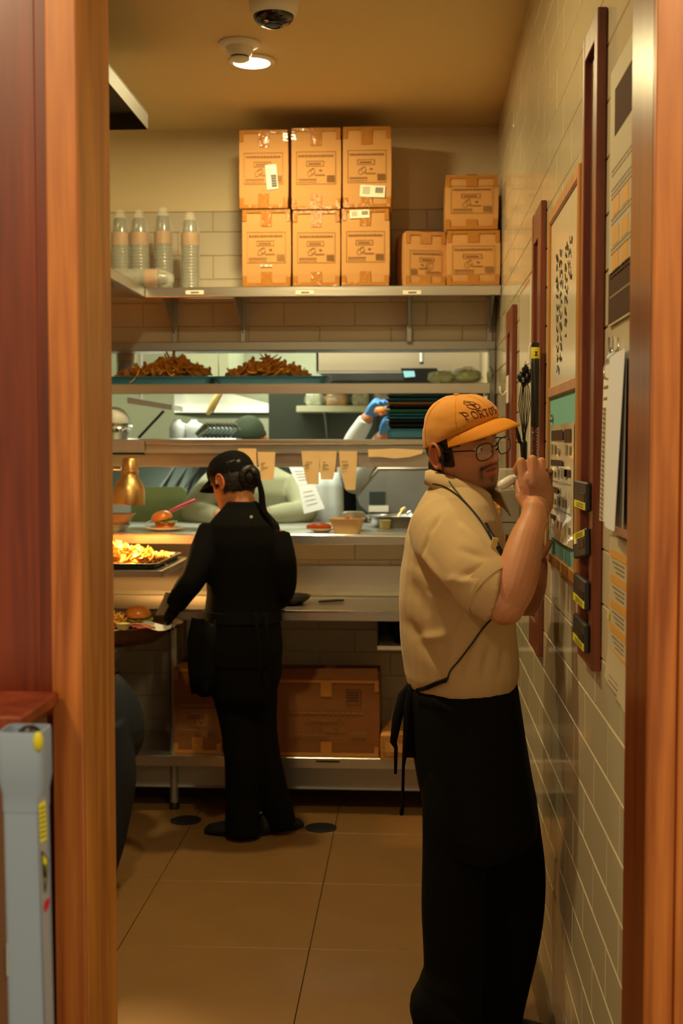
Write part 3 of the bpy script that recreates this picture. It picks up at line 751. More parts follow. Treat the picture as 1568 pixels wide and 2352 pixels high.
# ------------------------------------------------------------------ food
def plate(c, r, m, label, group=None, h=.014):
    t = lthing('plate', c, label, 'plate', group)
    obj('dish', MB().lathe([(.004, .002), (r*.55, .001), (r*.62, .003), (r*.92, h*.8), (r, h), (r, h+.003), (r*.93, h+.001), (r*.62, .007), (.004, .006)], n=40), m, t, smooth=True)
    return t
def burger(c, s, label, tilt=0, rz=0):
    t = lthing('burger', c, label, 'burger'); t.rotation_euler = (0, 0, rz)
    bot = MB().lathe([(.004, 0), (.044, .001), (.050, .008), (.050, .016), (.046, .020), (.004, .020)], n=28)
    obj('bottom_bun', bot.xf(Matrix.Scale(s, 4)), M['bun'], t, smooth=True)
    obj('patty', MB().lathe([(.004, .0205), (.050, .0205), (.053, .026), (.050, .033), (.004, .033)], n=28).xf(Matrix.Scale(s, 4)), M['meat'], t, 'dark browned patty', smooth=True)
    le = MB(); rings = []
    for k, (r, z) in enumerate(((.020, .0335), (.056, .034), (.060, .037), (.020, .040))):
        rings.append([(r*math.cos(a)*(1+.10*math.sin(7*a)), r*math.sin(a)*(1+.1*math.sin(6*a)), z+.004*math.sin(9*a)*(r/.06)) for a in [6.283*j/40 for j in range(40)]])
    le.loft(rings); obj('lettuce', le.xf(Matrix.Scale(s, 4)), M['lettuce'], t, smooth=True)
    top = MB().lathe([(.004, .040), (.050, .041), (.055, .048), (.054, .058), (.047, .072), (.033, .083), (.016, .088), (.004, .0888)], n=32)
    obj('top_bun', top.xf(Matrix.Scale(s, 4) @ Matrix.Translation((-.004, 0, .004)) @ Matrix.Rotation(tilt, 4, 'Y')), M['bun'], t, smooth=True); return t
PT = PS+.0008
c = at(377, 1205, Y=5.84)
plate((c.x, 5.84, PT), .094, M['plate'], 'cream plate under the burger at the left end of the pass shelf')
burger((c.x+.004, 5.84, PT+.0085), .92, 'burger with shiny orange bun on the cream plate on the pass shelf', tilt=R(-14))
c = at(733, 1208, Y=5.80)
plate((c.x+.01, 5.80, PT), .062, M['plate'], 'small cream plate with a sausage, partly behind the pulp bowl')
b = MB().tube([(c.x-.045, 5.785, PT+.024), (c.x-.02, 5.78, PT+.027), (c.x+.02, 5.78, PT+.027), (c.x+.045, 5.787, PT+.024)], [.013, .017, .017, .013], 14, round_ends=True)
obj('sausage', b, M['meat'], None, 'glazed reddish sausage lying on the small cream plate', 'sausage', smooth=True)
def boat(cx, cy, z, lx, ly, h, n=28, th=.004):
    def ring(a, b, zz, e=.0): return [(cx+math.copysign(abs(math.cos(t))**.6, math.cos(t))*a, cy+math.copysign(abs(math.sin(t))**.6, math.sin(t))*b, zz) for t in [6.283*j/n for j in range(n)]]
    return MB().loft([ring(lx*.72, ly*.72, z), ring(lx*.82, ly*.8, z+h*.4), ring(lx*.97, ly*.97, z+h*.92), ring(lx+.003, ly+.003, z+h*.95), ring(lx+.003, ly+.003, z+h), ring(lx-.003, ly-.003, z+h), ring(lx*.82-th, ly*.8-th, z+h*.4), ring(lx*.70, ly*.70, z+th)])
a, b = at(756, 1215, Y=5.71), at(838, 1190, Y=5.71)
t = thing('pulp_bowl', ((a.x+b.x)/2, 5.71, PT), 'tan rectangular pulp bowl with salad at the front of the pass shelf', 'bowl')
obj('bowl_shell', boat((a.x+b.x)/2, 5.71, PT, (b.x-a.x)/2, .062, b.z-PT), M['pulp'], t, smooth=True)
hp = heap(60, (a.x+b.x)/2-.003, 5.71, .045, .032, PT+.022, .038, (.015, .03), .010, .004, .6, 21)
obj('salad', hp, M['lettuce'], t, 'green salad filling', kind='stuff'); hp = heap(30, (a.x+b.x)/2, 5.70, .022, .015, PT+.042, .026, (.012, .02), .009, .006, .5, 23)
obj('tomato', hp, M['salad'], t, 'red tomato topping', kind='stuff')
a, b = at(785, 1196, Y=5.98), at(838, 1175, Y=5.98)
t = thing('lidded_tub', ((a.x+b.x)/2, 5.98, PT), 'white lidded tub behind the pulp bowl', 'tub')
cx, rx = (a.x+b.x)/2, (b.x-a.x)/2
obj('tub_body', boat(cx, 5.98, PT, rx*.93, .05, (b.z-PT)*.72), M['pulp'], t, smooth=True)
obj('lid', MB().loft([[(cx+math.copysign(abs(math.cos(q))**.6, math.cos(q))*rx*s, 5.98+math.copysign(abs(math.sin(q))**.6, math.sin(q))*.054*s, zz) for q in [6.283*j/28 for j in range(28)]] for s, zz in ((1, PT+(b.z-PT)*.73), (1.02, PT+(b.z-PT)*.80), (1, PT+(b.z-PT)*.9), (.8, b.z), (.4, b.z))]), M['whiteplastic'], t, smooth=True)
# food pans with tongs at the right of the pass shelf
t = thing('food_pan', (-.12, 6.2, PT), 'steel food pan at the right end of the pass shelf holding tongs', 'pan')
a, b = at(838, 1212, Y=6.15), at(985, 1190, Y=6.15)
obj('pan_body', boat((a.x+b.x)/2, 6.2, PT, (b.x-a.x)/2, .12, .055), M['steelv'], t, smooth=True)
bt = at(884, 1195, Y=6.05)
obj('butter_tub', MB().lathe([(.004, 0), (.024, 0), (.027, .035), (.029, .036), (.029, .040), (.022, .041), (.018, .036), (.004, .036)], (bt.x, 6.05, PT), 20), M['sauce'], None, 'small pale yellow sauce tub in front of the steel pan', 'tub', smooth=True)
for q, (pa, pb) in enumerate((((845, 1196), (938, 1178)), ((905, 1205), (925, 1170)))):
    A, B = at(*pa, Y=6.12), at(*pb, Y=6.2)
    d = Vector((0, .012, .006))
    mb = MB().tube([A, (A+B)/2+Vector((0, 0, .004)), B], .0045, 8).tube([A+d, (A+B)/2+d*1.4, B], .0045, 8).tube([B-Vector((.006, 0, .004)), B+Vector((.008, .004, .004))], .009, 10, round_ends=True)
    obj('tongs', mb, M['chrome'] if q == 0 else M['copper'], None, ('long silver tongs lying across the steel food pan', 'short brass coloured tongs standing in the steel food pan')[q], 'tongs', smooth=True)
# left end of the pass: stacked tan tray, steel pan, red handled spatula, foil dome
a, b = at(246, 1203, Y=5.80), at(308, 1176, Y=5.80)
t = thing('tan_tub', ((a.x+b.x)/2, 5.8, PT), 'tan tray tub on the pass shelf left of the burger, below the lamp', 'tub')
obj('tub_body', boat(b.x-.12, 5.8, PT+.03, .12, .09, .05), M['tan'], t, smooth=True)
obj('base_pan', boat(b.x-.12, 5.8, PT, .10, .085, .032), M['steelv'], t, smooth=True)
A, B = at(380, 1180, Y=6.25), at(446, 1149, Y=6.3)
t = thing('spatula', A, 'red handled kitchen spatula leaning behind the burger', 'spatula')
obj('handle', MB().tube([A, A.lerp(B, .5)+Vector((0, 0, .002)), B], [.006, .009, .0075], 10, round_ends=True), M['red'], t, smooth=True)
E_ = A + (A-B).normalized()*.11
obj('blade', MB().prism([A+Vector((0, -.03, 0)), A+Vector((0, .03, 0)), E_+Vector((0, .04, -.0)), E_+Vector((0, -.04, 0))], (0, 0, .002)), M['steelv'], t)
c = at(262, 1000, Y=5.85)
t = thing('foil_dome', (c.x, 5.85, BZ1+.001), 'dome covered dish with crumpled foil on the left end of the beam', 'dish')
def blob(c, rx, ry, rz, amp, fr, seed=0, n=28, m=16, zmin=-1):
    rings = []
    for i in range(1, m):
        ph = math.pi*i/m-math.pi/2; ring = []
        for j in range(n):
            a = 6.2832*j/n; d = Vector((math.cos(ph)*math.cos(a), math.cos(ph)*math.sin(a), max(zmin, math.sin(ph))))
            k = 1+amp*noise.noise(d*fr+Vector((seed*3.7, seed, 0))); ring.append((c[0]+d.x*rx*k, c[1]+d.y*ry*k, c[2]+d.z*rz*(k if d.z > zmin else 1)))
        rings.append(ring)
    return MB().loft(rings)
obj('dish_body', MB().lathe([(.004, 0), (.062, 0), (.074, .03), (.078, .034), (.07, .034), (.004, .033)], (c.x, 5.85, BZ1+.001), 32), M['steelv'], t, smooth=True)
obj('foil', blob((c.x, 5.85, BZ1+.055), .078, .078, .028, .25, 3.2, 2), M['foil'], t, 'crumpled silver foil')
obj('dome', MB().lathe([(.072, .074), (.075, .078), (.068, .11), (.048, .138), (.02, .15), (.004, .152)], (c.x, 5.85, BZ1), 32), M['jug'], t, smooth=True)
# oval tray with burger plates on the side table
TRZ, TZ = LZ+.001, LZ+.056
t = thing('oval_tray', (-1.36, 5.12, TRZ), 'large brown oval serving tray on the side table with burger and paper', 'tray')
el = lambda a, b, z: [(-1.36+a*math.cos(q), 5.12+b*math.sin(q), z) for q in [6.2832*j/56 for j in range(56)]]
obj('tray_body', MB().loft([el(.30, .16, TRZ), el(.345, .19, TRZ+.030), el(.395, .228, TRZ+.062), el(.415, .246, TRZ+.075), el(.415, .246, TRZ+.079), el(.39, .225, TRZ+.068), el(.35, .195, TRZ+.054)]), mat('brown_tray', rgb(96, 62, 36), .4, vary=.1), t, smooth=True)
c = at(312, 1432, Y=5.03)
plate((c.x-.03, 5.03, TZ+.006), .105, M['plate'], 'cream plate with burger on the oval tray at lower left', h=.012)
burger((at(318, 1420, Y=5.03).x, 5.04, TZ+.014), .95, 'burger with golden bun on the oval tray at lower left', rz=.5)
plate((at(262, 1440, Y=4.96).x-.02, 4.955, TZ+.0075), .07, M['plate'], 'cream side plate half hidden by the door post on the oval tray')
t_ = at(283, 1418, Y=4.93)
obj('sauce_cup', MB().lathe([(.004, 0), (.020, 0), (.027, .022), (.029, .024), (.024, .021), (.004, .019)], (t_.x, 4.93, TZ+.022), 22), M['sauce'], None, 'small pale sauce cup beside the golden burger', 'cup', smooth=True)
hp = heap(60, at(268, 1425, Y=4.99).x-.02, 4.99, .045, .03, TZ+.02, .05, (.04, .08), .010, .008, .5, 31)
obj('fries_portion', hp, M['goldfry'], None, 'yellow fries beside the golden burger at the door post', 'fries', kind='stuff')
b = MB()
for i in range(3):
    p0 = at(296+i*10, 1437+i*3, Y=4.93); b.tube([p0, p0+Vector((.03, .01, .003)), p0+Vector((.06, .025, -.002))], .006, 8, round_ends=True)
obj('bacon_strips', b, M['meat'], None, 'reddish strips of food in front of the golden burger', 'meat', kind='stuff', smooth=True)
pp = MB(); rings = []
for i in range(9):
    u = i/8; rings.append([(-1.15+u*.19, 4.92+.10*v+u*.03, TZ+.030+.016*math.sin(u*6+v*3)*math.cos(v*4)+.002*k) for k, vs in ((0, (0, .25, .5, .75, 1)), (1, (1, .75, .5, .25, 0))) for v in vs])
pp.loft(rings); obj('napkin', pp, M['white'], None, 'crumpled white paper napkin at the right tip of the oval tray', 'napkin', smooth=True)
c = at(385, 1372, Y=5.32)
obj('paper_sheet', MB().prism([(c.x-.05, 5.30, TZ+.03), (c.x+.045, 5.30, TZ+.03), (c.x+.06, 5.33, TZ+.11), (c.x-.01, 5.33, TZ+.125)], (0, .003, 0)), M['white'], None, 'grey white paper leaning behind the oval tray near the woman\'s hand', 'paper')
# things on the counter
c = at(640, 1392, Y=5.55)
t = lthing('black_pan', (c.x+.01, 5.60, CZ+.001), 'black oval serving pan on the counter right of the woman', 'pan')
el = lambda a, b, z: [(a*math.cos(q), b*math.sin(q), z) for q in [6.2832*j/44 for j in range(44)]]
obj('pan_body', MB().loft([el(.09, .08, 0), el(.12, .11, .022), el(.128, .118, .034), el(.128, .118, .037), el(.115, .105, .024), el(.085, .075, .005)]), M['dark'], t, smooth=True)
obj('paper_liner', MB().box(-.05, .045, -.05, .04, .0075, .011, .001), M['tan'], t)
A, B = at(733, 1382, Y=5.62), at(788, 1376, Y=5.68)
A.z = B.z = CZ+.008
d = Vector((.006, .016, 0))
obj('black_tongs', MB().tube([A, A.lerp(B, .6)-d*.3, B], .005, 8, round_ends=True).tube([A+d, A.lerp(B, .6)+d*1.2, B], .005, 8, round_ends=True), M['dark'], None, 'black tongs lying on the steel counter', 'tongs', smooth=True)
c = at(434, 1462, Y=5.3)
# ------------------------------------------------------------------ right wall fittings (they hang on the plane X = XR and stand into the room towards -X)
def wx(x0, x1, y0, y1, z0, z1, bev=0, mb=None): return (mb or MB()).box(x0, x1, y0, y1, z0, z1, bev)
def wood_strip(y0, y1, z0, z1, xf, st, rl, label):
    t = thing('wooden_rail_frame', (XR, (y0+y1)/2, z0), label, 'wooden frame')
    obj('back_panel', wx(XR-.006, XR-.0005, y0+.004, y1-.004, z0+.004, z1-.004), M['strip_dark'], t, 'dark recessed panel')
    for a, b in ((y0, y0+st[0]), (y1-st[1], y1)): obj('stile', wx(xf, XR-.0008, a, b, z0, z1, .002), M['strip_wood'], t)
    for a, b in ((z0, z0+rl), (z1-rl, z1)): obj('rail', wx(xf+.0006, XR-.0008, y0+st[0]+.0004, y1-st[1]-.0004, a+.0005, b-.0005, .0015), M['strip_wood'], t)
    return t
wood_strip(2.538, 2.755, 1.152, 2.452, .352, (.045, .028), .05, 'tall dark wooden frame rail nearest the door, black cases stuck on it')
wood_strip(3.67, 3.947, .992, 2.297, .3555, (.09, .05), .09, 'dark wooden frame rail left of the whiteboard, black wand hanging at its edge')
wood_strip(4.70, 5.018, 1.05, 2.118, .354, (.12, .05), .09, 'farthest wooden frame rail, beyond the beige strip')
# beige vertical strip board
t = thing('beige_strip_board', (XR, 4.26, 1.40), 'narrow pale beige board with a white edge on the tiled wall behind the cables', 'board')
obj('board', wx(.364, XR-.0006, 4.06, 4.48, 1.42, 2.135, .002), M['oak'], t)
obj('face_sheet', wx(.3622, .3638, 4.075, 4.46, 1.43, 2.12), M['wboard'], t)
obj('white_edge', wx(.361, .3715, 4.045, 4.059, 1.42, 2.135, .001), M['whiteplastic'], t)
# combined whiteboard / felt board
B0, B1, BZa, BZb = 2.848, 3.498, 1.289, 2.222
t = thing('notice_board', (XR, 3.17, BZa), 'oak framed notice board, whiteboard above and teal felt below', 'notice board')
bf = .357
zb0, zb1 = 1.728, 1.756
obj('whiteboard_panel', wx(.3645, .3700, B0+.012, B1-.012, zb0+.004, BZb-.012), M['wboard'], t, 'glossy whiteboard half with handwriting')
obj('felt_panel', wx(.3650, .3700, B0+.012, B1-.012, BZa+.012, zb1-.004), M['felt'], t, 'teal felt half')
obj('back_board', wx(.3702, XR-.0006, B0+.004, B1-.004, BZa+.004, BZb-.004), M['oak'], t)
for a, b in ((B0, B0+.028), (B1-.028, B1)): obj('frame_stile', wx(bf, .3701, a, b, BZa, BZb, .003), M['oak'], t)
for a, b in ((BZa, BZa+.030), (BZb-.030, BZb), (zb0, zb1)): obj('frame_rail', wx(bf+.0005, .3701, B0+.0285, B1-.0285, a, b, .003), M['oak'], t)
# handwriting: two slanted columns of looping strokes
rnd = random.Random(3); hw = MB(); HX = .3641
for row in range(13):
    z = 2.085-row*.026
    for ya, yb_, keep in ((3.36-row*.003, 3.20+row*.004, row < 12), (3.16, 3.00+row*.016, row < 9)):
        if not keep: continue
        y = ya-rnd.uniform(0, .02)
        while y > yb_:
            n_ = rnd.randint(7, 12)
            p_ = [Vector((HX, y-k*.0062, z-(k*.0010)+rnd.choice((-.008, .010, .004, -.005, .012, 0)))) for k in range(n_)]
            hw.ctube(p_, [.0021]*n_, 5, k=2, flat=(Vector((1, 0, 0)), .25)); y -= n_*.0062+.016
obj('handwriting', hw, M['ink'], t)
obj('board_pin', MB().lathe([(.004, 0), (.011, .001), (.012, .004), (.006, .010), (.004, .0105)], n=14).xf(Matrix.Translation((.3648, 3.40, 1.675)) @ Matrix.Rotation(R(-90), 4, 'Y')), M['chrome'], t, smooth=True)
# laminated sheet on the felt
t = thing('laminated_sheet', (.363, 3.17, 1.365), 'laminated picture chart pinned on the teal felt, shining at its lower half', 'chart')
ys0, ys1, zs0, zs1 = 2.925, 3.415, 1.365, 1.655
rings = []
for i in range(13):
    u = i/12; y = ys0+(ys1-ys0)*u; e = .0012*math.sin(u*9)
    rings.append([(.3612-e-.006*max(0, .25-v)*4*abs(math.sin(u*3.1)), y, zs0+(zs1-zs0)*v) for v in (0, .1, .25, .5, .75, 1)] + [(.3620-e-.006*max(0, .25-v)*4*abs(math.sin(u*3.1)), y, zs0+(zs1-zs0)*v) for v in (1, .75, .5, .25, .1, 0)])
sh = obj('sheet', MB().loft(rings), M['lam'], t, smooth=True)
pr = MB(); pk = MB(); W_ = ys1-ys0; H_ = zs1-zs0
def onsheet(mb, u0, u1, v0, v1, e=.0006): mb.box(.3586, .3592, ys1-u1*W_, ys1-u0*W_, zs0+v0*H_, zs0+v1*H_)
onsheet(pk, .08, .60, .86, .95); onsheet(pk, .66, .93, .84, .95); onsheet(pk, .06, .60, .64, .69); onsheet(pk, .66, .92, .56, .62); onsheet(pk, .05, .42, .40, .45); onsheet(pk, .05, .3, .16, .20)
for v in (.74, .54, .30, .10):
    for u in (.05, .2, .37, .54, .70, .85):
        if rnd.random() < .8: onsheet(pr, u, u+.05+.04*rnd.random(), v, v+.05+.04*rnd.random())
for v in (.50, .26, .07): onsheet(pr, .05, .93, v, v+.006)
obj('printed_headings', pk, M['posterbrown'], t); obj('printed_pictures', pr, M['postergrey'], t)
# four black cases with yellow labels on the first wooden rail
def case(pxs, pyt, pyb, label, rot=0, low=True, y0=2.556, y1=2.742):
    zt, zb = at(1340, pyt, X=.35).z, at(1340, pyb, X=.35).z
    h = zt-zb; cy = (y0+y1)/2
    t = lthing('black_case', (.3515, cy, zb), label, 'case', 'black cases on the wooden rail'); t.rotation_euler = (rot, 0, 0)
    L_ = y1-y0
    obj('case_body', wx(-.011, 0, -L_/2, L_/2, 0, h, .003), M['phone'], t)
    obj('recess_plate', wx(-.0122, -.0108, -L_*.42, -L_*.02, h*.30, h*.62, .0005), M['black'], t)
    za, zb2 = (.003, h*.30) if low else (h*.70, h-.003)
    s = obj('yellow_sticker', wx(-.0124, -.0105, -L_/2+.004, L_/2-.012, za, zb2), M['yellow'], t, 'yellow sticker with tiny print')
    k = MB()
    for r_ in range(3): wx(-.0129, -.0122, -L_*.38, L_*.22, za+(zb2-za)*(.2+.25*r_), za+(zb2-za)*(.28+.25*r_), 0, k)
    obj('sticker_print', k, M['ink'], s)
    return t
case(0, 1105, 1170, 'topmost black case with yellow label on the tall wooden rail')
t = case(0, 1218, 1280, 'tilted black case with its yellow label at the top, second on the wooden rail', rot=R(-7), low=False)
obj('white_tag', wx(-.0128, -.0108, .035, .07, .030, .040), M['label'], t)
case(0, 1325, 1391, 'third black case on the wooden rail, below the tilted one')
case(0, 1422, 1487, 'lowest black case with yellow label on the tall wooden rail')
# black wand with yellow band hanging on the second rail
wy, wx_ = 3.645, .3405
z0, z1 = at(1238, 982, Y=wy).z, at(1238, 786, Y=wy).z
t = thing('black_wand', (wx_, wy, z0), 'black tube with a yellow warning band and coiled cord, hanging left of the whiteboard', 'wand')
obj('tube', MB().lathe([(.004, z0), (.0105, z0+.001), (.0115, z0+.006), (.0115, z1-.02), (.0100, z1-.018)], (wx_, wy, 0), 20), M['black'], t, smooth=True)
obj('end_cap', MB().lathe([(.0100, z1-.019), (.0108, z1-.016), (.0108, z1-.002), (.004, z1)], (wx_, wy, 0), 20), M['dark'], t, smooth=True)
zy0, zy1 = at(1238, 824, Y=wy).z, at(1238, 798, Y=wy).z
yb = obj('yellow_band', MB().lathe([(.0117, zy0), (.0120, zy0+.001), (.0120, zy1-.001), (.0117, zy1)], (wx_, wy, 0), 20, cap=False), M['yellow'], t, 'yellow warning band', smooth=True)
k = MB()
for za, sgn in ((.25, 1), (.62, -1)): k.prism([(wx_-.004, wy-.0122, zy0+(zy1-zy0)*za), (wx_+.006, wy-.0118, zy0+(zy1-zy0)*za), (wx_+.001, wy-.0122, zy0+(zy1-zy0)*(za+.22*sgn))], (0, -.0006, 0))
obj('band_mark', k, M['ink'], yb)
co = []
for i in range(150):
    a = i*.62; co.append((wx_+.0055*math.cos(a), wy+.0055*math.sin(a), z0-.001-i*.00085))
obj('coil_cord', MB().tube(co, .0016, 5), M['black'], t, smooth=True)
obj('hanger_clip', MB().tube([(wx_-.013, wy-.002, z1-.005), (wx_-.0165, wy-.002, z1-.012), (wx_-.017, wy-.002, z1-.05), (wx_-.0135, wy-.002, z1-.072)], .0028, 8, round_ends=True), M['whiteplastic'], t, 'white plastic clip', smooth=True)
# white hook with earpiece cables
hy = 4.0
hp_ = at(1211, 838, Y=hy)
t = thing('wall_hook', (XR, hy, hp_.z), 'small white adhesive hook the black earpiece cables hang from', 'hook')
obj('hook_plate', wx(.368, XR-.0005, hy-.012, hy+.012, hp_.z-.006, hp_.z+.045, .0015), M['whiteplastic'], t)
obj('hook_arm', MB().tube([(.369, hy, hp_.z+.012), (.352, hy, hp_.z+.006), (.345, hy, hp_.z), (.342, hy, hp_.z+.010)], .004, 8, round_ends=True), M['whiteplastic'], t, smooth=True)
t = thing('earpiece_cables', (hp_.x, hy, 1.55), 'bundle of thin black earpiece cables hanging on the beige board', 'cables')
rnd = random.Random(8)
for i in range(7):
    xa = 1192+i*3.2; top = at(1205+rnd.uniform(-5, 5), 862, Y=hy-.012); pts = [top]
    for k, py in enumerate((890, 930, 965, 1000)):
        spread_ = (0, 1, 1.25, .9, .25)[k+1]; pts.append(at(1204+(i-3)*3.2*spread_+rnd.uniform(-1.5, 1.5), py, Y=hy-.012+.003*(i % 3)))
    pts.append(at(1203+(i-3)*.9, 1030, Y=hy-.012))
    sm = []
    for a, b in zip(pts[:-1], pts[1:]): sm += [a, a.lerp(b, .5)]
    obj('cable', MB().tube(sm+[pts[-1]], .0016, 5), M['black'], t, smooth=True)
for j, (px, py, s) in enumerate(((1196, 866, .011), (1206, 850, .011), (1211, 868, .012), (1203, 876, .010), (1218, 858, .009))):
    c = at(px, py, Y=hy-.016-.004*j); obj('earpiece', blob(c, s, s, s*1.5, .35, 2.2, j, 12, 9), M['black'], t, smooth=True)
a, b = at(1203, 1052, Y=hy-.012), at(1202, 1018, Y=hy-.012)
obj('connector_bunch', MB().tube([a, b], [.010, .012], 10, round_ends=True), M['black'], t, smooth=True)
c = at(1189, 1000, Y=hy-.02); obj('plug', MB().tube([c+Vector((.006, 0, -.02)), c, c+Vector((-.006, 0, .03))], [.006, .007, .003], 8, round_ends=True), M['black'], t, smooth=True)
# white hook and white strip on the third rail
c = at(1165, 895, X=.351)
t = thing('white_hook', (.351, c.y, c.z), 'white plastic hook on the farthest wooden rail', 'hook')
obj('hook_plate', wx(.347, .3535, c.y-.06, c.y+.02, at(1165, 927, X=.351).z, at(1165, 864, X=.351).z, .002), M['whiteplastic'], t)
obj('hook_arm', MB().tube([(.347, c.y, c.z-.005), (.332, c.y, c.z-.022), (.324, c.y, c.z-.010), (.323, c.y, c.z+.008)], .004, 8, round_ends=True), M['whiteplastic'], t, smooth=True)
# dispenser behind the man
dy = 4.50
a, b = at(1147, 1200, Y=dy), at(1188, 1130, Y=dy)
t = thing('steel_dispenser', (XR, dy+.08, a.z), 'steel wall box with a clear tray on top, behind the man\'s raised hand', 'dispenser')
obj('box_body', wx(a.x, XR-.001, dy, dy+.16, a.z, b.z, .003), M['steelv'], t)
obj('box_edge', wx(a.x-.004, a.x+.004, dy-.004, dy+.01, a.z, b.z, .001), M['chrome'], t)
zz = at(1150, 1228, Y=dy).z
obj('lower_bracket', wx(a.x-.006, XR-.001, dy-.015, dy+.16, zz, a.z-.002, .002), M['steelv'], t)
ztop = at(1150, 1076, Y=dy).z
obj('clear_tray', wx(a.x-.006, XR-.002, dy-.005, dy+.15, b.z+.001, ztop, .004), M['bag'], t, 'clear plastic tray')
obj('tray_filling', heap(24, (a.x+XR)/2, dy+.07, .02, .05, b.z+.004, .018, (.02, .03), .012, .004, .6, 3), M['sauce'], t, kind='stuff')
c = at(1137, 1165, Y=dy-.01)
t = thing('orange_scrubber', (c.x, dy-.01, at(1137, 1200, Y=dy).z), 'orange ridged sponge cloth hanging beside the steel wall box', 'sponge')
rings = []
zA, zB = at(1137, 1128, Y=dy).z, at(1137, 1200, Y=dy).z
for i in range(25):
    z = zA+(zB-zA)*i/24; e = .003*math.sin(i*1.6); wd = .0155
    rings.append([(c.x-wd, dy-.015-e, z-(0 if i < 20 else 0)), (c.x+wd, dy-.015-e, z), (c.x+wd, dy+.01, z), (c.x-wd, dy+.01, z)])
obj('sponge_body', MB().loft(rings), M['orange'], t)
obj('hanging_loop', MB().tube([(c.x, dy, zA-.002), (c.x+.01, dy, zA+.02), (a.x+.002, dy+.004, zA+.012)], .0016, 6), M['black'], t)
c = at(1126, 1150, Y=dy+.03)
obj('blue_cloth', blob(c+Vector((0, 0, -.02)), .016, .02, .05, .5, 2.4, 4), M['blue'], None, 'blue rubber glove hanging behind the man\'s collar by the sponge', 'glove', smooth=True)
# poster at the top right
def pan(mb, y0, y1, z0, z1, x=.3662, d=.0004): return mb.box(x-d, x, y0, y1, z0, z1)
t = thing('wall_poster', (XR, 2.29, 1.82), 'tall white poster with a dark picture and brown bottom band beside the right door post', 'poster')
P0, P1, Pz0, Pz1 = 2.10, 2.458, 1.826, 2.30
obj('sheet', MB().box(.3664, .3690, P0, P1, Pz0, Pz1), M['paperposter'], t)
pb, po, pg = MB(), MB(), MB()
pan(pb, 2.16, 2.40, 2.170, 2.255); pq = pan(MB(), P0, P1-.004, Pz0+.004, Pz0+.098)
pan(pg, P0, P1-.02, Pz0+.050, Pz0+.054, x=.3656)
for r_, (z, k_) in enumerate(((2.10, 0), (2.045, 1), (1.99, 1), (1.945, 1), (2.135, 2))):
    if k_ == 1:
        pan(po, 2.34, 2.41, z-.02, z+.012); pan(po, 2.24, 2.31, z-.02, z+.012)
    for q_ in range(2 if k_ else 3):
        y = 2.43
        while y > 2.13:
            ln = rnd.uniform(.012, .03); pan(pg, y-ln, y, z-.026-q_*.008, z-.0225-q_*.008); y -= ln+.007
obj('picture', pb, M['posterbrown'], t); obj('bottom_band', pq, M['posterbrown'], t); obj('orange_swatches', po, M['posterorange'], t); obj('text_lines', pg, M['postergrey'], t, kind='stuff')
# clipboard with sheets hanging from a steel hook
t = thing('clip_hook', (XR, 2.33, 1.76), 'silver metal hook holding the clipboard papers below the poster', 'hook')
c = at(1398, 800, X=.366)
obj('hook_plate', wx(.3655, XR-.0005, c.y-.012, c.y+.012, c.z-.022, c.z+.022, .001), M['chrome'], t)
hk = [at(px, py, X=.352) for px, py in ((1419, 776), (1421, 795), (1415, 808), (1404, 807), (1399, 797))]
obj('hook_wire', MB().tube(hk, .0014, 8, round_ends=True), M['chrome'], t, smooth=True)
t = thing('clipboard', (.36, 2.3, 1.45), 'grey clipboard with white paper sheets hanging from the metal hook', 'clipboard')
cz0, cz1 = at(1400, 1203, X=.352).z, at(1400, 832, X=.352).z
obj('board', wx(.3625, .3655, 2.145, 2.425, cz0-.004, cz1+.012, .001), M['greyside'], t)
def sheet(y0, y1, z0, z1, xt, xb, curl, n=8, th=.0005):
    rings = []
    for i in range(n+1):
        v = i/n; z = z1+(z0-z1)*v
        f = [(xt+(xb-xt)*v - curl*v*math.sin(u*math.pi*.5)*(1-u*.3), y1+(y0-y1)*u) for u in (0, .2, .4, .6, .8, 1)]
        rings.append([(x, y, z) for x, y in f]+[(x+th, y, z) for x, y in f[::-1]])
    return MB().loft(rings)
obj('paper_sheet', sheet(2.17, 2.425, cz0, cz1-.002, .3545, .349, -.004), M['white'], t, smooth=True)
s2 = obj('paper_sheet', sheet(2.165, 2.33, cz0-.004, cz1+.012, .351, .345, .012), mat('bluish_paper', rgb(222, 222, 230), .6), t, 'curled front sheet', smooth=True)
k = MB()
zt_ = cz1-.062
for i in range(24):
    z = zt_-.022-i*.0088
    v = (cz1-z)/(cz1-cz0); x = .3545+(.349-.3545)*v-.0012
    k.box(x, x+.0004, 2.385, 2.415, z, z+.0040); k.box(x, x+.0004, 2.375, 2.42, z-.0025, z-.0018)
for (y0, y1, z) in ((2.365, 2.415, cz1-.045), (2.375, 2.415, cz1-.066)): k.box(.3528, .3532, y0, y1, z, z+.005)
obj('form_print', k, M['postergrey'], t)
cl = MB().prism([(.350, 2.27, cz1+.012), (.3655, 2.27, cz1+.014), (.3655, 2.36, cz1+.014), (.350, 2.36, cz1+.008)], (0, 0, .005)).tube([(.3535, 2.33, cz1+.014), (.350, 2.335, cz1+.022), (.350, 2.31, cz1+.024), (.3535, 2.30, cz1+.014)], .0014, 8)
cl.tube([(.349, 2.352, cz1+.004), (.345, 2.36, cz1-.010), (.345, 2.352, cz1-.028), (.350, 2.345, cz1-.030)], .0022, 8, round_ends=True)
obj('binder_clip', cl, M['chrome'], t, smooth=True)
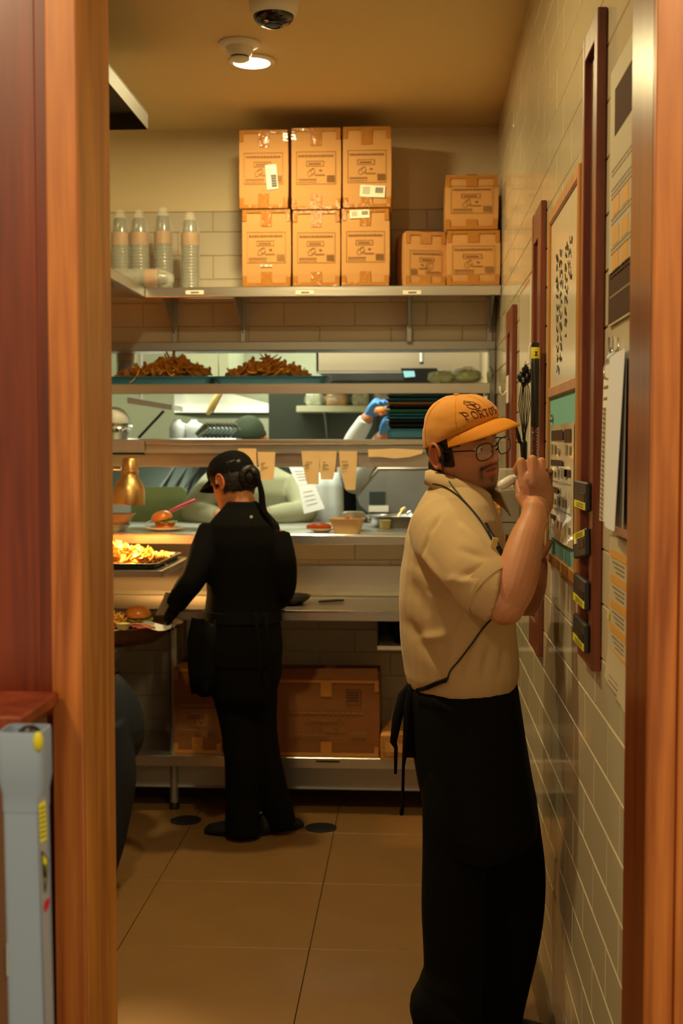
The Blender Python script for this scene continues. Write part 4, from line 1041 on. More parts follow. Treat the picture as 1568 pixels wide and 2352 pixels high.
# lower laminated schedule
t = thing('laminated_schedule', (XR, 2.29, 1.13), 'laminated schedule with orange bands below the clipboard, its bottom edge curling', 'schedule')
rings = []
for i in range(13):
    v = i/12; z = 1.435-(1.435-1.145)*v; cu = .012*max(0, v-.7)**1.5*5
    rings.append([(.3668-cu*(1-.3*u), 2.13+.285*u, z+.02*u*v) for u in (0, .33, .66, 1)]+[(.3675-cu*(1-.3*u), 2.13+.285*u, z+.02*u*v) for u in (1, .66, .33, 0)])
obj('sheet', MB().loft(rings), M['paperposter'], t, smooth=True)
po, pg, py_ = MB(), MB(), MB()
for i in range(5):
    z = 1.395-i*.046; pan(po, 2.16, 2.395, z, z+.014, x=.3662)
    for q_ in range(3): pan(pg, 2.24, 2.37-.02*q_, z-.009-.008*q_, z-.0065-.008*q_, x=.3662)
for i in range(5): pan(pg, 2.26, 2.37-.01*(i % 2), 1.190-i*.008, 1.1925-i*.008, x=.3655-.002*i)
for z in (1.275, 1.195): pan(py_, 2.398, 2.420, z, z+.012, x=.3655)
obj('orange_bands', po, M['posterorange'], t); obj('text_lines', pg, M['postergrey'], t, kind='stuff'); obj('yellow_tab', py_, M['yellow'], t)

# ------------------------------------------------------------------ foreground at the left door post
ty = 1.56
a, b = at(6, 1672, Y=ty), at(108, 1672, Y=ty)
cx, hw_, ztop = (a.x+b.x)/2, (b.x-a.x)/2, a.z
t = thing('ladder_rail', (cx+.012, ty, 0), 'grey fibreglass pole with hollow cap and yellow warning stickers by the left door post', 'pole')
def rr(w_, d_, z, n=6, k=.35, sk=0):
    out = []; r = min(w_, d_)*k; lean = (ztop-z)*.010
    for sx, sy, a0 in ((1, 1, 0), (-1, 1, 90), (-1, -1, 180), (1, -1, 270)):
        for q in range(n):
            an = R(a0+90*q/(n-1)); out.append((cx+lean+sx*(w_-r)+r*math.cos(an), ty+sy*(d_-r)+r*math.sin(an), z+sk*sx))
    return out
zc1, zc0 = at(57, 1782, Y=ty).z, at(57, 1815, Y=ty).z
w2, d2 = hw_*.86, .022
Z = [0.0, .4, .8, zc0]
obj('rail_body', MB().loft([rr(w2, d2, z) for z in Z]), M['greytube'], t, smooth=True)
obj('cap_sleeve', MB().loft([rr(w2+.0006, d2+.0006, zc0-.022), rr(w2+.001, d2+.001, zc0), rr(hw_, .027, zc1), rr(hw_, .027, ztop-.004), rr(hw_-.0008, .026, ztop), rr(hw_-.003, .0235, ztop), rr(hw_-.003, .0235, ztop-.05)], cap=True), M['greytube'], t, smooth=True)
obj('side_flange', MB().box(cx-w2-.006+.006, cx-w2+.004+.006, ty+.006, ty+.020, 0, zc0-.01, .002), M['greytube'], t)
obj('inner_knob', blob((cx+.006, ty+.002, ztop-.006), .014, .012, .010, .2, 2, 1, 16, 10), M['black'], t, 'black knob inside the cap', smooth=True)
c = at(92, 1700, Y=ty-.016)
obj('yellow_plug', blob((c.x, ty-.024, c.z), .0065, .006, .013, .05, 2, 1, 16, 10), M['yellow'], t, 'yellow plug in the cap notch', smooth=True)
lx = lambda py, px=97: at(px, py, Y=ty-.02)
def stick(poly, m, name, lab, d=.0006):
    P4 = [at(px, py, Y=ty-d2-.0012) for px, py in poly]
    return obj(name, MB().prism(P4, (0, .0009, 0)), m, t, lab)
# a grey printed film runs along the right half of the front
P4 = [at(px, py, Y=ty-d2-.0005) for px, py in ((86, 1830), (103, 1830), (122, 2352), (104, 2352))]
obj('grey_film', MB().prism(P4, (0, .0004, 0)), M['greyside'], t)
s = stick(((89, 1848), (104, 1838), (107, 1928), (93, 1936)), M['yellow'], 'warning_sticker', 'yellow text sticker')
k = MB()
for i in range(7):
    p0, p1 = at(91+i*.35, 1858+i*11, Y=ty-d2-.0018), at(103+i*.35, 1852+i*11, Y=ty-d2-.0018)
    k.tube([p0, p1], .0006, 4)
obj('sticker_print', k, M['ink'], s)
s = stick(((97, 1962), (110, 1975), (103, 2046)), M['yellow'], 'triangle_sticker', 'yellow triangle warning sticker')
k = MB().tube([at(96, 1955, Y=ty-d2-.0018), at(110, 1974, Y=ty-d2-.0018), at(103, 2050, Y=ty-d2-.0018), at(96, 1955, Y=ty-d2-.0018)], .0007, 4).tube([at(103, 1985, Y=ty-d2-.0018), at(103, 2015, Y=ty-d2-.0018)], .0011, 5)
obj('sticker_print', k, M['ink'], s)
stick(((100, 2080), (104, 2068), (114, 2061), (115, 2072), (110, 2086), (102, 2096)), M['red'], 'red_sticker', 'red oval sticker')
# brown wooden cabinet behind the pole
cc = at(45, 1643, Y=1.70)
t = thing('wooden_cabinet', (-.75, 1.78, 0), 'brown wooden stand at the lower left edge behind the grey pole', 'cabinet')
obj('cabinet_top', MB().box(-1.0, cc.x+.006, 1.69, 1.872, cc.z-.02, cc.z, .003), M['panel_wood'], t)
obj('cabinet_body', MB().box(-.99, cc.x-.012, 1.70, 1.872, .04, cc.z-.021, .002), mat('dull_brown_wood', rgb(112, 78, 54), .5, vary=.1), t)
obj('plinth', MB().box(-.98, cc.x-.02, 1.72, 1.87, 0, .039), M['dark'], t)
a, b = at(17, 2240, Y=1.698), at(24, 2164, Y=1.698)
obj('white_clip', MB().box(a.x, cc.x-.010, 1.694, 1.702, a.z, b.z, .001), M['whiteplastic'], t, 'white clip')
# ------------------------------------------------------------------ people: tools
def remesh(mb, vox, sm=2, fac=.5, adapt=0.0):
    me = bpy.data.meshes.new('tmp'); me.from_pydata(mb.v, [], mb.f)
    bm = bmesh.new(); bm.from_mesh(me); bmesh.ops.recalc_face_normals(bm, faces=bm.faces); bm.to_mesh(me); bm.free()
    o = bpy.data.objects.new('tmp', me); COL.objects.link(o)
    r = o.modifiers.new('r', 'REMESH'); r.mode = 'VOXEL'; r.voxel_size = vox; r.adaptivity = adapt
    if sm: s = o.modifiers.new('s', 'SMOOTH'); s.iterations = sm; s.factor = fac
    dg = bpy.context.evaluated_depsgraph_get()
    ev = bpy.data.meshes.new_from_object(o.evaluated_get(dg))
    n = len(ev.vertices); co = np.empty(n*3, 'f'); ev.vertices.foreach_get('co', co)
    nr = np.empty(n*3, 'f'); ev.vertices.foreach_get('normal', nr)
    q = MB(); q.v = co.reshape(-1, 3).astype(float); q.n = nr.reshape(-1, 3).astype(float)
    q.f = [tuple(p.vertices) for p in ev.polygons]
    bpy.data.objects.remove(o); bpy.data.meshes.remove(me); bpy.data.meshes.remove(ev)
    return q
def put(name, q, m, parent, label=None, colf=None):
    off = ORG[parent]
    me = bpy.data.meshes.new(name)
    v = np.asarray(q.v, float) - np.array(off)
    me.from_pydata(v.tolist(), [], q.f); me.shade_smooth()
    me.materials.append(m)
    if colf is not None:
        c = colf(np.asarray(q.v, float)); ca = me.color_attributes.new('Col', 'FLOAT_COLOR', 'POINT')
        ca.data.foreach_set('color', np.concatenate([c, np.ones((len(c), 1))], 1).astype('f').ravel())
    o = bpy.data.objects.new(name, me); COL.objects.link(o); o.parent = parent; ORG[o] = off
    return tag(o, label)
def displace(q, fn):
    q.v = q.v + q.n*fn(q.v)[:, None]; return q
def pnoise(v, s, seed=0, stretch=(1, 1, 1)):
    S = Vector(stretch)*s
    return np.array([noise.noise(Vector((p[0]*S.x+seed, p[1]*S.y, p[2]*S.z))) for p in v])
def ell(cx, cy, z, rx, ry, n=28, p=1.0):
    out = []
    for j in range(n):
        a = 2*math.pi*j/n; c, s = math.cos(a), math.sin(a)
        out.append((cx+math.copysign(abs(c)**p, c)*rx, cy+math.copysign(abs(s)**p, s)*ry, z))
    return out
def torso(rows, Y, p=.9, shrink=0.0):
    """rows: (py, x left, x right, half depth[, y offset]) in photo pixels at depth Y"""
    rings = []
    for r in rows:
        a, b = at(r[1], r[0], Y=Y), at(r[2], r[0], Y=Y); dy = r[4] if len(r) > 4 else 0
        rings.append(ell((a.x+b.x)/2, Y+dy, (a.z+b.z)/2, (b.x-a.x)/2-shrink, r[3]-shrink, p=p))
    return rings
def pts(*a): return [at(x, y, Y=Y) for x, y, Y in a]

HZ = np.array([-.118, -.113, -.104, -.090, -.072, -.055, -.035, -.015, .005, .022, .050, .075, .095, .108, .112])
HW = np.array([.012, .030, .044, .056, .065, .070, .073, .075, .076, .077, .075, .068, .054, .032, .010])
HF = np.array([.050, .070, .083, .089, .090, .089, .087, .086, .087, .092, .088, .078, .062, .038, .012])
HB = np.array([.025, .008, -.015, -.035, -.052, -.068, -.082, -.092, -.097, -.098, -.096, -.088, -.074, -.050, -.022])
def g2(x, z, x0, z0, sx, sz): return np.exp(-((x-x0)/sx)**2-((z-z0)/sz)**2)
def head_grid(jaw=1.0, nose=1.0, nz=84, na=96, chin=1.0):
    zz = -.118+.230*(1-np.cos(np.linspace(.02, math.pi-.02, nz)))/2
    # even vertical spacing in the face
    zz = np.linspace(-.1175, .1118, nz)
    V = []
    for z in zz:
        w_, f, b = np.interp(z, HZ, HW), np.interp(z, HZ, HF), np.interp(z, HZ, HB)
        w_ *= 1+(jaw-1)*np.clip((-.01-z)/.06, 0, 1)
        a = np.linspace(0, 2*math.pi, na, endpoint=False)
        mid = (f+b)/2*.5; c, s = np.cos(a), np.sin(a)
        x = w_*c; y = np.where(s > 0, mid+(f-mid)*np.abs(s)**.88, mid-(mid-b)*np.abs(s)**.95)
        fr = np.clip(s*2.2, 0, 1)
        N = np.interp(z, [-.051, -.046, -.041, -.034, -.028, -.015, 0, .012, .02], [0, .005, .018, .027, .025, .016, .008, .002, 0])*nose
        sg = np.interp(z, [-.05, -.034, 0, .02], [.013, .013, .008, .008])
        d = N*np.exp(-(x/sg)**2)
        d += .008*nose*(g2(x, z, .0135, -.037, .006, .007)+g2(x, z, -.0135, -.037, .006, .007))
        for sx in (-1, 1):
            d += -.011*g2(x, z, sx*.031, .003, .017, .011)+.0075*g2(x, z, sx*.031, .002, .012, .0075)-.0030*g2(x, z, sx*.031, -.002, .013, .0018)
            d += .0045*g2(x, z, sx*.030, .021, .018, .006)+.003*g2(x, z, sx*.046, -.026, .016, .014)
        d += .006*g2(x, z, 0, -.0555, .019, .0045)+.0075*g2(x, z, 0, -.0695, .017, .0052)-.0065*g2(x, z, 0, -.0622, .022, .0022)
        d += .006*g2(x, z, 0, -.100, .018, .012)-.004*g2(x, z, 0, -.083, .02, .006)
        y = y+d*fr
        V.append(np.stack([x, y, np.full(na, z if z > -.066 else -.066+(z+.066)*chin)], 1))
    return V
def head_mb(Hm, jaw=1.0, nose=1.0, nz=84, na=96, ears=True, chin=1.0):
    V = head_grid(jaw, nose, nz, na, chin)
    mb = MB().loft([[Hm @ Vector(p) for p in ring] for ring in V])
    if ears:
        for sx in (-1, 1):
            e = MB()
            for (c, r) in (((sx*.081, -.013, -.011), (.0075, .018, .031)), ((sx*.082, -.009, -.037), (.0065, .010, .011))):
                e2 = blob(c, *r, 0, 1, 0, 18, 12); e.add(e2.v, e2.f)
            h = []
            for k in range(15):
                t = R(-70+k*20); h.append((sx*(.090+.003*math.sin(t*.5)), -.013-.0185*math.sin(t+1.2), -.011-.032*math.cos(t+1.2)))
            e.tube(h, .0042, 8)
            mb.add([Hm @ Vector(p) for p in e.v], e.f)
    return mb
def mixc(c, col, w_): return c*(1-w_[:, None])+np.array(col)[None, :]*w_[:, None]
def face_colors(Hm, skin, beard=0.0, lips=(.27, .075, .055), brow=(.012, .008, .006), stub=.0, chin=1.0):
    inv = np.array(Hm.inverted())
    def f(v):
        p = v @ inv[:3, :3].T + inv[:3, 3]
        x, y, z = p[:, 0], p[:, 1], p[:, 2]
        z = np.where(z > -.066, z, -.066+(z+.066)/chin)
        c = np.tile(np.array(skin), (len(v), 1))*(1+.06*np.array([noise.noise(Vector(q*30)) for q in v]))[:, None] if len(v) < 400000 else np.tile(np.array(skin), (len(v), 1))
        face = (y > .02) & (z > -.13) & (z < .13) & (np.abs(x) < .09)
        ax = np.abs(x); sm = lambda e, w_: 1/(1+np.exp(-e/w_))
        fw = face.astype(float)
        # ruddy nose and ears
        c = mixc(c, (skin[0]*1.1, skin[1]*.80, skin[2]*.74), .55*fw*g2(x, z, 0, -.034, .018, .014))
        c = mixc(c, (skin[0]*1.05, skin[1]*.72, skin[2]*.68), .85*((ax > .077) & (np.abs(z+.012) < .055) & (np.abs(y+.01) < .04)))
        if beard:
            jawm = sm(-.045-z, .006)*sm(ax*.9-.022-(z+.10)*.0, .012)*sm(y+.0, .02)
            c = mixc(c, (.05, .032, .024), stub*fw*np.clip(sm(-.048-z, .008), 0, 1))
            must = np.exp(-((z+.0495-.10*np.clip(ax-.006, 0, 1)*-1.0)/.0055)**2)*sm(.033-ax, .0025)
            side = np.exp(-((ax-.033)/.0055)**2)*sm(-.05-z, .003)*sm(z+.078, .004)*.7
            goat = sm(-.094-z+.08*ax*0, .004)*sm(.034-ax, .005)*sm(y-.03, .01)
            soul = np.exp(-(ax/.010)**2)*np.exp(-((z+.083)/.007)**2)*.6
            c = mixc(c, (.016, .011, .009), fw*beard*np.clip(must+side+goat+soul, 0, 1))
        lipz = -.0622
        lm = sm(.0255-ax, .0012)*sm(.0125*np.sqrt(np.clip(1-(ax/.026)**2, 0, 1))-np.abs(z+.0632)+.001, .001)
        c = mixc(c, lips, fw*lm*sm(y-.06, .004)*.9)
        c = mixc(c, (.05, .012, .010), fw*np.exp(-((z-lipz)/.0017)**2)*sm(.021-ax, .002))
        bz = .0225+.05*(ax-.012)-1.4*(ax-.012)**2*1.0
        bm = np.exp(-((z-bz)/.0038)**2)*sm(ax-.012, .0015)*sm(.050-ax, .002)
        c = mixc(c, brow, fw*bm*.85)
        em = np.exp(-((z+.0015)/.0016)**2)*np.exp(-((ax-.031)/.011)**4)*sm(y-.05, .004)
        c = mixc(c, (.015, .01, .008), fw*em*.9)
        return np.clip(c, 0, 1)
    return f
def hand(mb, W, d, pn, th, s=1.0, curl=(.35, .5, .4), spread=.06):
    """open or curled hand: W wrist, d finger direction, pn palm normal, th: side of the thumb"""
    d, pn = Vector(d).normalized(), Vector(pn).normalized(); th = Vector(th); th = (th-d*th.dot(d)-pn*th.dot(pn)).normalized()
    W = Vector(W)
    mb.tube([W-d*.01*s, W+d*.02*s, W+d*.055*s, W+d*.088*s], [.026*s, .033*s, .040*s, .037*s], 16, flat=(pn, .42), round_ends=True)
    for i, (o, L_) in enumerate(((.030, .070), (.010, .079), (-.010, .073), (-.029, .057))):
        b = W+d*(.085-.006*abs(i-1))*s+th*o*s; dd = (d+th*spread*(1.5-i)).normalized(); P4 = [b-dd*.012*s, b]; ang = 0; r = [.0098*s, .0098*s]
        for q, (fr_, cu) in enumerate(zip((.45, .3, .25), curl)):
            ang += cu; dv = dd*math.cos(ang)+pn*math.sin(ang); P4.append(P4[-1]+dv*L_*fr_*s*1.05); r.append((.0090-.0008*q)*s)
        mb.tube(P4, r, 10, round_ends=True)
    b = W+d*.022*s+th*.022*s; t1 = (d*.55+th*.8+pn*.25).normalized(); t2 = (d*.9+th*.35+pn*.35).normalized()
    mb.tube([b-t1*.01*s, b+t1*.035*s, b+t1*.035*s+t2*.03*s, b+t1*.035*s+t2*.055*s], [.014*s, .0125*s, .011*s, .0095*s], 10, round_ends=True)
def hframe(C, fwd, roll=0, pitch=0):
    f = Vector(fwd).normalized(); l = Vector((0, 0, 1)).cross(f).normalized(); u = f.cross(l)*-1
    u = Vector((0, 0, 1))
    Mx = Matrix((l, f, u)).transposed().to_4x4()
    Rr = Matrix.Rotation(roll, 4, 'Y'); Rp = Matrix.Rotation(pitch, 4, 'X')
    return Matrix.Translation(C) @ Mx @ Rr @ Rp
def shoe(toe, heel, w_, h, mb=None):
    toe, heel = Vector(toe), Vector(heel); d = (toe-heel); L_ = d.length; d.normalize(); l = Vector((-d.y, d.x, 0))
    rings = []
    for i, (u, ww, hh) in enumerate(((0, .55, .75), (.06, .78, .95), (.25, .82, 1.0), (.42, .80, .86), (.6, .92, .62), (.8, .95, .48), (.94, .75, .38), (1, .4, .22))):
        c = heel+d*L_*u
        rings.append([c+l*(w_/2*ww*math.cos(a))+Vector((0, 0, max(0.0, h*hh*(.5+.56*math.sin(a))))) for a in [6.2832*j/18 for j in range(18)]])
    return (mb or MB()).loft(rings)
def crown(Hm, rim_f=.046, rim_b=.002, top=.142, a=.087, bf=.104, bb=.110, n=64, m=22, inner=True):
    def P_(al, h, off=0.0):
        c, s = math.cos(al), math.sin(al)
        rim = rim_b+(rim_f-rim_b)*(.5+.5*s)**1.1
        sc = (1-h**2.7)**(1/2.3) if h < 1 else 0
        sc *= 1+.035*math.sin(min(1, h*2)*math.pi)*(.5+.5*s)
        return Vector((c*(a+off)*sc, (bf if s > 0 else bb)*s*sc*(1+off*8), rim+(top+off-rim)*h))
    hs = [.0, .03]+[.03+.97*(i/(m-1))**.9 for i in range(1, m)]
    hs[-1] = .9995
    rings = []
    if inner:
        for h in (.5, .2, .0): rings.append([P_(6.2832*j/n, h, -.0035) for j in range(n)])
    for h in hs: rings.append([P_(6.2832*j/n, h) for j in range(n)])
    return rings, P_
def brim_mb(P_, L_=.072, span=64, droop=.020, slope=-.012, th=.003, nu=25, nv=9):
    top, bot = [], []
    for i in range(nu):
        u = -1+2*i/(nu-1); al = R(90+u*span); b = P_(al, .004, -.001)
        tip = Vector((b.x*1.04, b.y+L_*(1-abs(u)**2.4)*1.0+.004, b.z+slope*(1-u*u)-droop*abs(u)**1.6*1.0))
        row = []
        for k in range(nv):
            v = k/(nv-1); q = b.lerp(tip, v); q.z += .010*math.sin(v*math.pi)*(1-abs(u))-.010*u*u*v
            row.append(q)
        top.append(row); bot.append([q-Vector((0, 0, th)) for q in row])
    rings = [t+b[::-1] for t, b in zip(top, bot)]
    return MB().loft(rings)
# ------------------------------------------------------------------ the man writing on the board
MY = 3.27
SKIN = (lin(196), lin(134), lin(96))
C0 = at(1062, 1020, Y=MY-.01)
HM = hframe(C0, (.72, -.69, 0), roll=R(-13), pitch=R(-3))
man = thing('person', (C0.x-.02, MY, 0), 'young man in mustard cap, glasses and khaki polo writing on the notice board', 'person')
mb = head_mb(HM, jaw=1.07, nose=1.15, chin=1.22)
mb.tube([HM @ Vector((0, -.018, -.03)), HM @ Vector((0, -.024, -.085)), at(1038, 1115, Y=MY), at(1046, 1180, Y=MY)], [.058, .060, .060, .055], 24)
mrows = [(1130, 1005, 1085, .05), (1160, 1005, 1105, .09), (1205, 965, 1140, .165), (1300, 925, 1165, .19), (1440, 923, 1180, .18), (1560, 935, 1182, .17), (1680, 955, 1185, .175), (1760, 965, 1185, .16)]
mb.loft(torso(mrows, MY, shrink=.022))
mb.ctube(pts((1035, 1225, 3.12), (1118, 1342, 2.985), (1160, 1392, 2.945)), [.050, .053, .046], 20, round_ends=True)
mb.ctube(pts((1166, 1384, 2.945), (1180, 1345, 2.95), (1194, 1295, 2.965), (1210, 1235, 2.99), (1224, 1195, 3.015), (1231, 1168, 3.03)), [.044, .050, .0485, .040, .0325, .033], 22, round_ends=True)
# right hand: back of the hand to the camera, fingers closed over the marker
Yh = 3.045
mb.tube(pts((1230, 1180, 3.03), (1233, 1160, 3.045), (1233, 1135, 3.05), (1231, 1112, 3.045)), [.032, .040, .0425, .040], 20, flat=(Vector((-.25, 1, 0)).normalized(), .50), round_ends=True)
for mcp, pip, dip, tip, r in (
        ((1203, 1117, 3.040), (1196, 1060, 3.045), (1186, 1078, 3.085), (1188, 1098, 3.095), .0110),
        ((1223, 1112, 3.032), (1222, 1055, 3.040), (1212, 1072, 3.088), (1205, 1098, 3.098), .0115),
        ((1242, 1115, 3.038), (1243, 1060, 3.048), (1236, 1078, 3.092), (1226, 1102, 3.100), .0110),
        ((1258, 1126, 3.050), (1261, 1083, 3.062), (1254, 1098, 3.098), (1244, 1118, 3.103), .0098)):
    mb.tube(pts(mcp, pip), [r*1.12, r*.98], 14, round_ends=True)
    mb.tube(pts(pip, dip, tip), [r*.97, r*.90, r*.82], 12, round_ends=True)
mb.tube(pts((1213, 1165, 3.045), (1196, 1138, 3.06), (1190, 1112, 3.085), (1186, 1094, 3.10)), [.016, .0145, .012, .0105], 14, round_ends=True)
# left arm behind
mb.tube(pts((1065, 1235, 3.43), (1150, 1330, 3.46), (1208, 1378, 3.43)), [.050, .050, .044], 18, round_ends=True)
mb.ctube(pts((1208, 1376, 3.43), (1220, 1345, 3.42), (1230, 1310, 3.41), (1232, 1292, 3.405)), [.043, .041, .032, .029], 18, round_ends=True)
hand(mb, at(1232, 1296, Y=3.405), (.04, -.12, 1), (1, .1, 0), (0, -1, .2), .80, curl=(.12, .15, .1))
# legs inside the trousers
mb.tube(pts((1068, 1740, 3.18), (1045, 2030, 3.18), (1035, 2420, 3.18)), [.085, .058, .045], 16)
mb.tube(pts((1110, 1740, 3.36), (1165, 2030, 3.38), (1125, 2380, 3.38)), [.085, .060, .045], 16)
q = remesh(mb, .0026, sm=2, fac=.4)
put('body', q, M['skin'], man, colf=face_colors(HM, SKIN, beard=1.0, stub=.42, chin=1.22, lips=(lin(176), lin(88), lin(74))))
# eyes
for sx in (-1, 1):
    e = HM @ Vector((sx*.031, .0738, -.001))
    eb = obj('eye', blob(e, .0122, .0122, .0122, 0, 1, 0, 18, 12), M['eyewhite'], man, smooth=True)
    d = (HM.to_3x3() @ Vector((.25, 1, -.18))).normalized(); c = e+d*.0095
    obj('iris', blob(c, .0046, .0046, .0046, 0, 1, 0, 14, 9), M['iris'], eb, smooth=True)
# ---- polo shirt
sb = MB()
srows = [(1098, 998, 1090, .070), (1112, 990, 1105, .085), (1130, 976, 1120, .115), (1155, 962, 1134, .160), (1190, 944, 1150, .195), (1240, 930, 1160, .208), (1300, 921, 1168, .205),
         (1370, 917, 1177, .198), (1440, 918, 1185, .192), (1500, 923, 1189, .190), (1545, 928, 1189, .188), (1568, 934, 1184, .182), (1582, 946, 1176, .172)]
sb.loft(torso(srows, MY))
def sleeve(path, rad, inn):
    a = pts(*path); d = (a[-1]-a[-2]).normalized()
    return [*a, a[-1]-d*.004, a[-1]-d*.05], [*rad, rad[-1]-.011, inn]
p_, r_ = sleeve(((1010, 1205, 3.17), (1040, 1255, 3.09), (1082, 1305, 3.02), (1112, 1340, 2.985), (1131, 1357, 2.97)), [.085, .092, .085, .078, .0745], .056)
sb.ctube(p_, r_, 30)
p_, r_ = sleeve(((1055, 1215, 3.37), (1095, 1275, 3.44), (1130, 1325, 3.47), (1150, 1345, 3.465)), [.085, .085, .076, .070], .053)
sb.tube(p_, r_, 26)
q = remesh(sb, .0055, sm=4, fac=.5)
A1, A2 = np.array(at(1060, 1290, Y=3.05)), np.array(at(945, 1500, Y=3.1))
def folds(v):
    x, y, z = v[:, 0], v[:, 1], v[:, 2]
    d = .0035*pnoise(v, 7, 3, (1, 1, .55))+.0025*pnoise(v, 16, 9, (1, 1, .7))
    px = 952+x*2920/y; py = 1025-(z-1.6)*2920/y
    near = (y < 3.3)
    def fold(x0, y0, x1, y1, w_, amp):
        L2 = (x1-x0)**2+(y1-y0)**2; t = np.clip(((px-x0)*(x1-x0)+(py-y0)*(y1-y0))/L2, 0, 1)
        dist = np.hypot(px-(x0+t*(x1-x0)), py-(y0+t*(y1-y0)))
        return amp*np.exp(-(dist/w_)**2)*np.sin(math.pi*np.clip(t*.9+.05, 0, 1))*near
    d += fold(955, 1290, 1035, 1370, 11, -.010)+fold(970, 1270, 1030, 1350, 8, .006)+fold(985, 1355, 1040, 1375, 7, -.007)
    d += fold(930, 1420, 1010, 1530, 14, -.007)+fold(960, 1470, 1035, 1460, 12, .008)+fold(1035, 1455, 1020, 1560, 8, -.006)
    d += fold(1095, 1470, 1065, 1570, 9, -.005)+fold(1130, 1470, 1110, 1560, 9, -.005)+fold(1160, 1460, 1150, 1555, 8, -.004)
    d += fold(1040, 1340, 1130, 1290, 9, -.0045)+fold(1030, 1330, 1085, 1335, 10, .007)+fold(1050, 1260, 1125, 1285, 9, -.005)
    d += fold(985, 1225, 1012, 1185, 5, -.004)+fold(968, 1280, 985, 1225, 5, -.004)+fold(1085, 1395, 1110, 1330, 4, -.004)
    d += fold(945, 1330, 985, 1420, 14, -.006)+fold(1070, 1400, 1042, 1470, 5, -.003)+fold(1052, 1200, 1120, 1260, 10, .006)
    return d*1.4
displace(q, folds)
put('polo_shirt', q, M['shirt'], man)
hc = [Vector(p) for p in pts((1108, 1336, 2.988), (1118, 1345, 2.980), (1131, 1357, 2.970))]
hd_ = (hc[2]-hc[0]).normalized(); hu = hd_.orthogonal().normalized(); hv = hd_.cross(hu)
cr_ = lambda c, r: [c+hu*r*math.cos(a)+hv*r*math.sin(a) for a in [6.2832*k/40 for k in range(40)]]
obj('sleeve_hem', MB().loft([cr_(hc[2]-hd_*.030, .0765), cr_(hc[2]-hd_*.029, .0795), cr_(hc[2]+hd_*.001, .0765), cr_(hc[2]+hd_*.003, .0755), cr_(hc[2]+hd_*.002, .072), cr_(hc[2]-hd_*.030, .070)], closed=True), M['shirt'], man, smooth=True)
# collar: two leaves around the neck
cb = MB(); rings = []
cc = at(1042, 1090, Y=MY-.005)
for i in range(41):
    t = -1+2*i/40; al = R(-28)+t*R(158)+math.pi          # 0 at the nape, open at the front
    fr = abs(t)**2.2
    rt, rb_ = .064+.004*fr, .080+.030*fr
    zt, zb = cc.z+.014-.050*fr, cc.z-.020-.086*fr
    u = Vector((math.cos(al), math.sin(al), 0))
    top = Vector((cc.x+.004+.030*fr, cc.y, zt))+u*rt; bot = Vector((cc.x+.004+.032*fr, cc.y, zb))+u*rb_
    midp = top.lerp(bot, .25)+u*.010+Vector((0, 0, .004))
    n_ = u*.0035
    rings.append([top, midp, bot, bot-n_, midp-n_, top-n_*1.6])
cb.loft(rings)
obj('collar', cb, M['shirt'], man, smooth=True, auto=False)
# ---- trousers, apron, shoes
tb = MB()
tb.loft(torso([(1555, 944, 1176, .168), (1600, 942, 1184, .176), (1680, 948, 1195, .185), (1760, 962, 1200, .185), (1830, 972, 1205, .17)], MY))
tb.ctube(pts((1062, 1740, 3.18), (1052, 1850, 3.17), (1044, 1945, 3.17), (1040, 2020, 3.165), (1040, 2100, 3.165), (1041, 2190, 3.165), (1040, 2235, 3.165), (1034, 2266, 3.165), (1040, 2284, 3.165), (1024, 2306, 3.165), (1026, 2350, 3.165), (1022, 2420, 3.165), (1020, 2480, 3.165)), [.10, .092, .084, .080, .080, .078, .078, .0835, .076, .094, .088, .088, .088], 26)
tb.ctube(pts((1120, 1740, 3.36), (1150, 1850, 3.37), (1163, 1940, 3.38), (1170, 2020, 3.38), (1168, 2110, 3.38), (1158, 2190, 3.38), (1146, 2250, 3.38), (1130, 2320, 3.38), (1124, 2360, 3.38), (1120, 2395, 3.38)), [.10, .095, .095, .0945, .092, .088, .085, .084, .086, .086], 26)
q = remesh(tb, .007, sm=3)
displace(q, lambda v: .004*pnoise(v, 9, 5, (1, 1, .5)))
put('trousers', q, M['blackcloth'], man)
ab = []
for py, xl, xr, ry in ((1556, 937, 1185, .176), (1600, 935, 1193, .186), (1700, 942, 1208, .198), (1800, 960, 1224, .204), (1850, 972, 1233, .206), (1885, 980, 1236, .206)):
    a, b = at(xl, py, Y=MY), at(xr, py, Y=MY)
    ring = ell((a.x+b.x)/2, MY, a.z, (b.x-a.x)/2, ry, n=56, p=.92)
    k = (py-1556)/329
    ab.append([(x+.004*k*math.sin(j*.9), y+.004*k*math.sin(j*1.3), z-.050*k**3*max(0, -math.sin(2*math.pi*j/56))+.02*k**3*max(0, math.cos(2*math.pi*j/56)) + (.018*max(0, math.cos(2*math.pi*j/56))-.010 if py == 1556 else 0)) for j, (x, y, z) in enumerate(ring)])
inn = [[(c[0]*.985+.015*sum(p[0] for p in r)/len(r), c[1]*.985+.015*sum(p[1] for p in r)/len(r), c[2]) for c in r] for r in ab[::-1]]
obj('apron', MB().loft(ab+inn, closed=True), M['blackcloth'], man, smooth=True, auto=False)
for path, r in ((((944, 1572, 3.24), (925, 1600, 3.22), (912, 1650, 3.2), (903, 1705, 3.19), (909, 1718, 3.19), (908, 1775, 3.19)), [.010, .014, .013, .009, .005, .004]),
                (((948, 1575, 3.2), (938, 1620, 3.19), (934, 1690, 3.18), (926, 1760, 3.18), (924, 1850, 3.18), (922, 1868, 3.18)), [.011, .012, .010, .004, .004, .006])):
    obj('apron_tie', MB().tube(pts(*path), r, 10, round_ends=True), M['blackcloth'], man, smooth=True)
a, b = at(930, 1740, Y=3.19), at(945, 1600, Y=3.19)
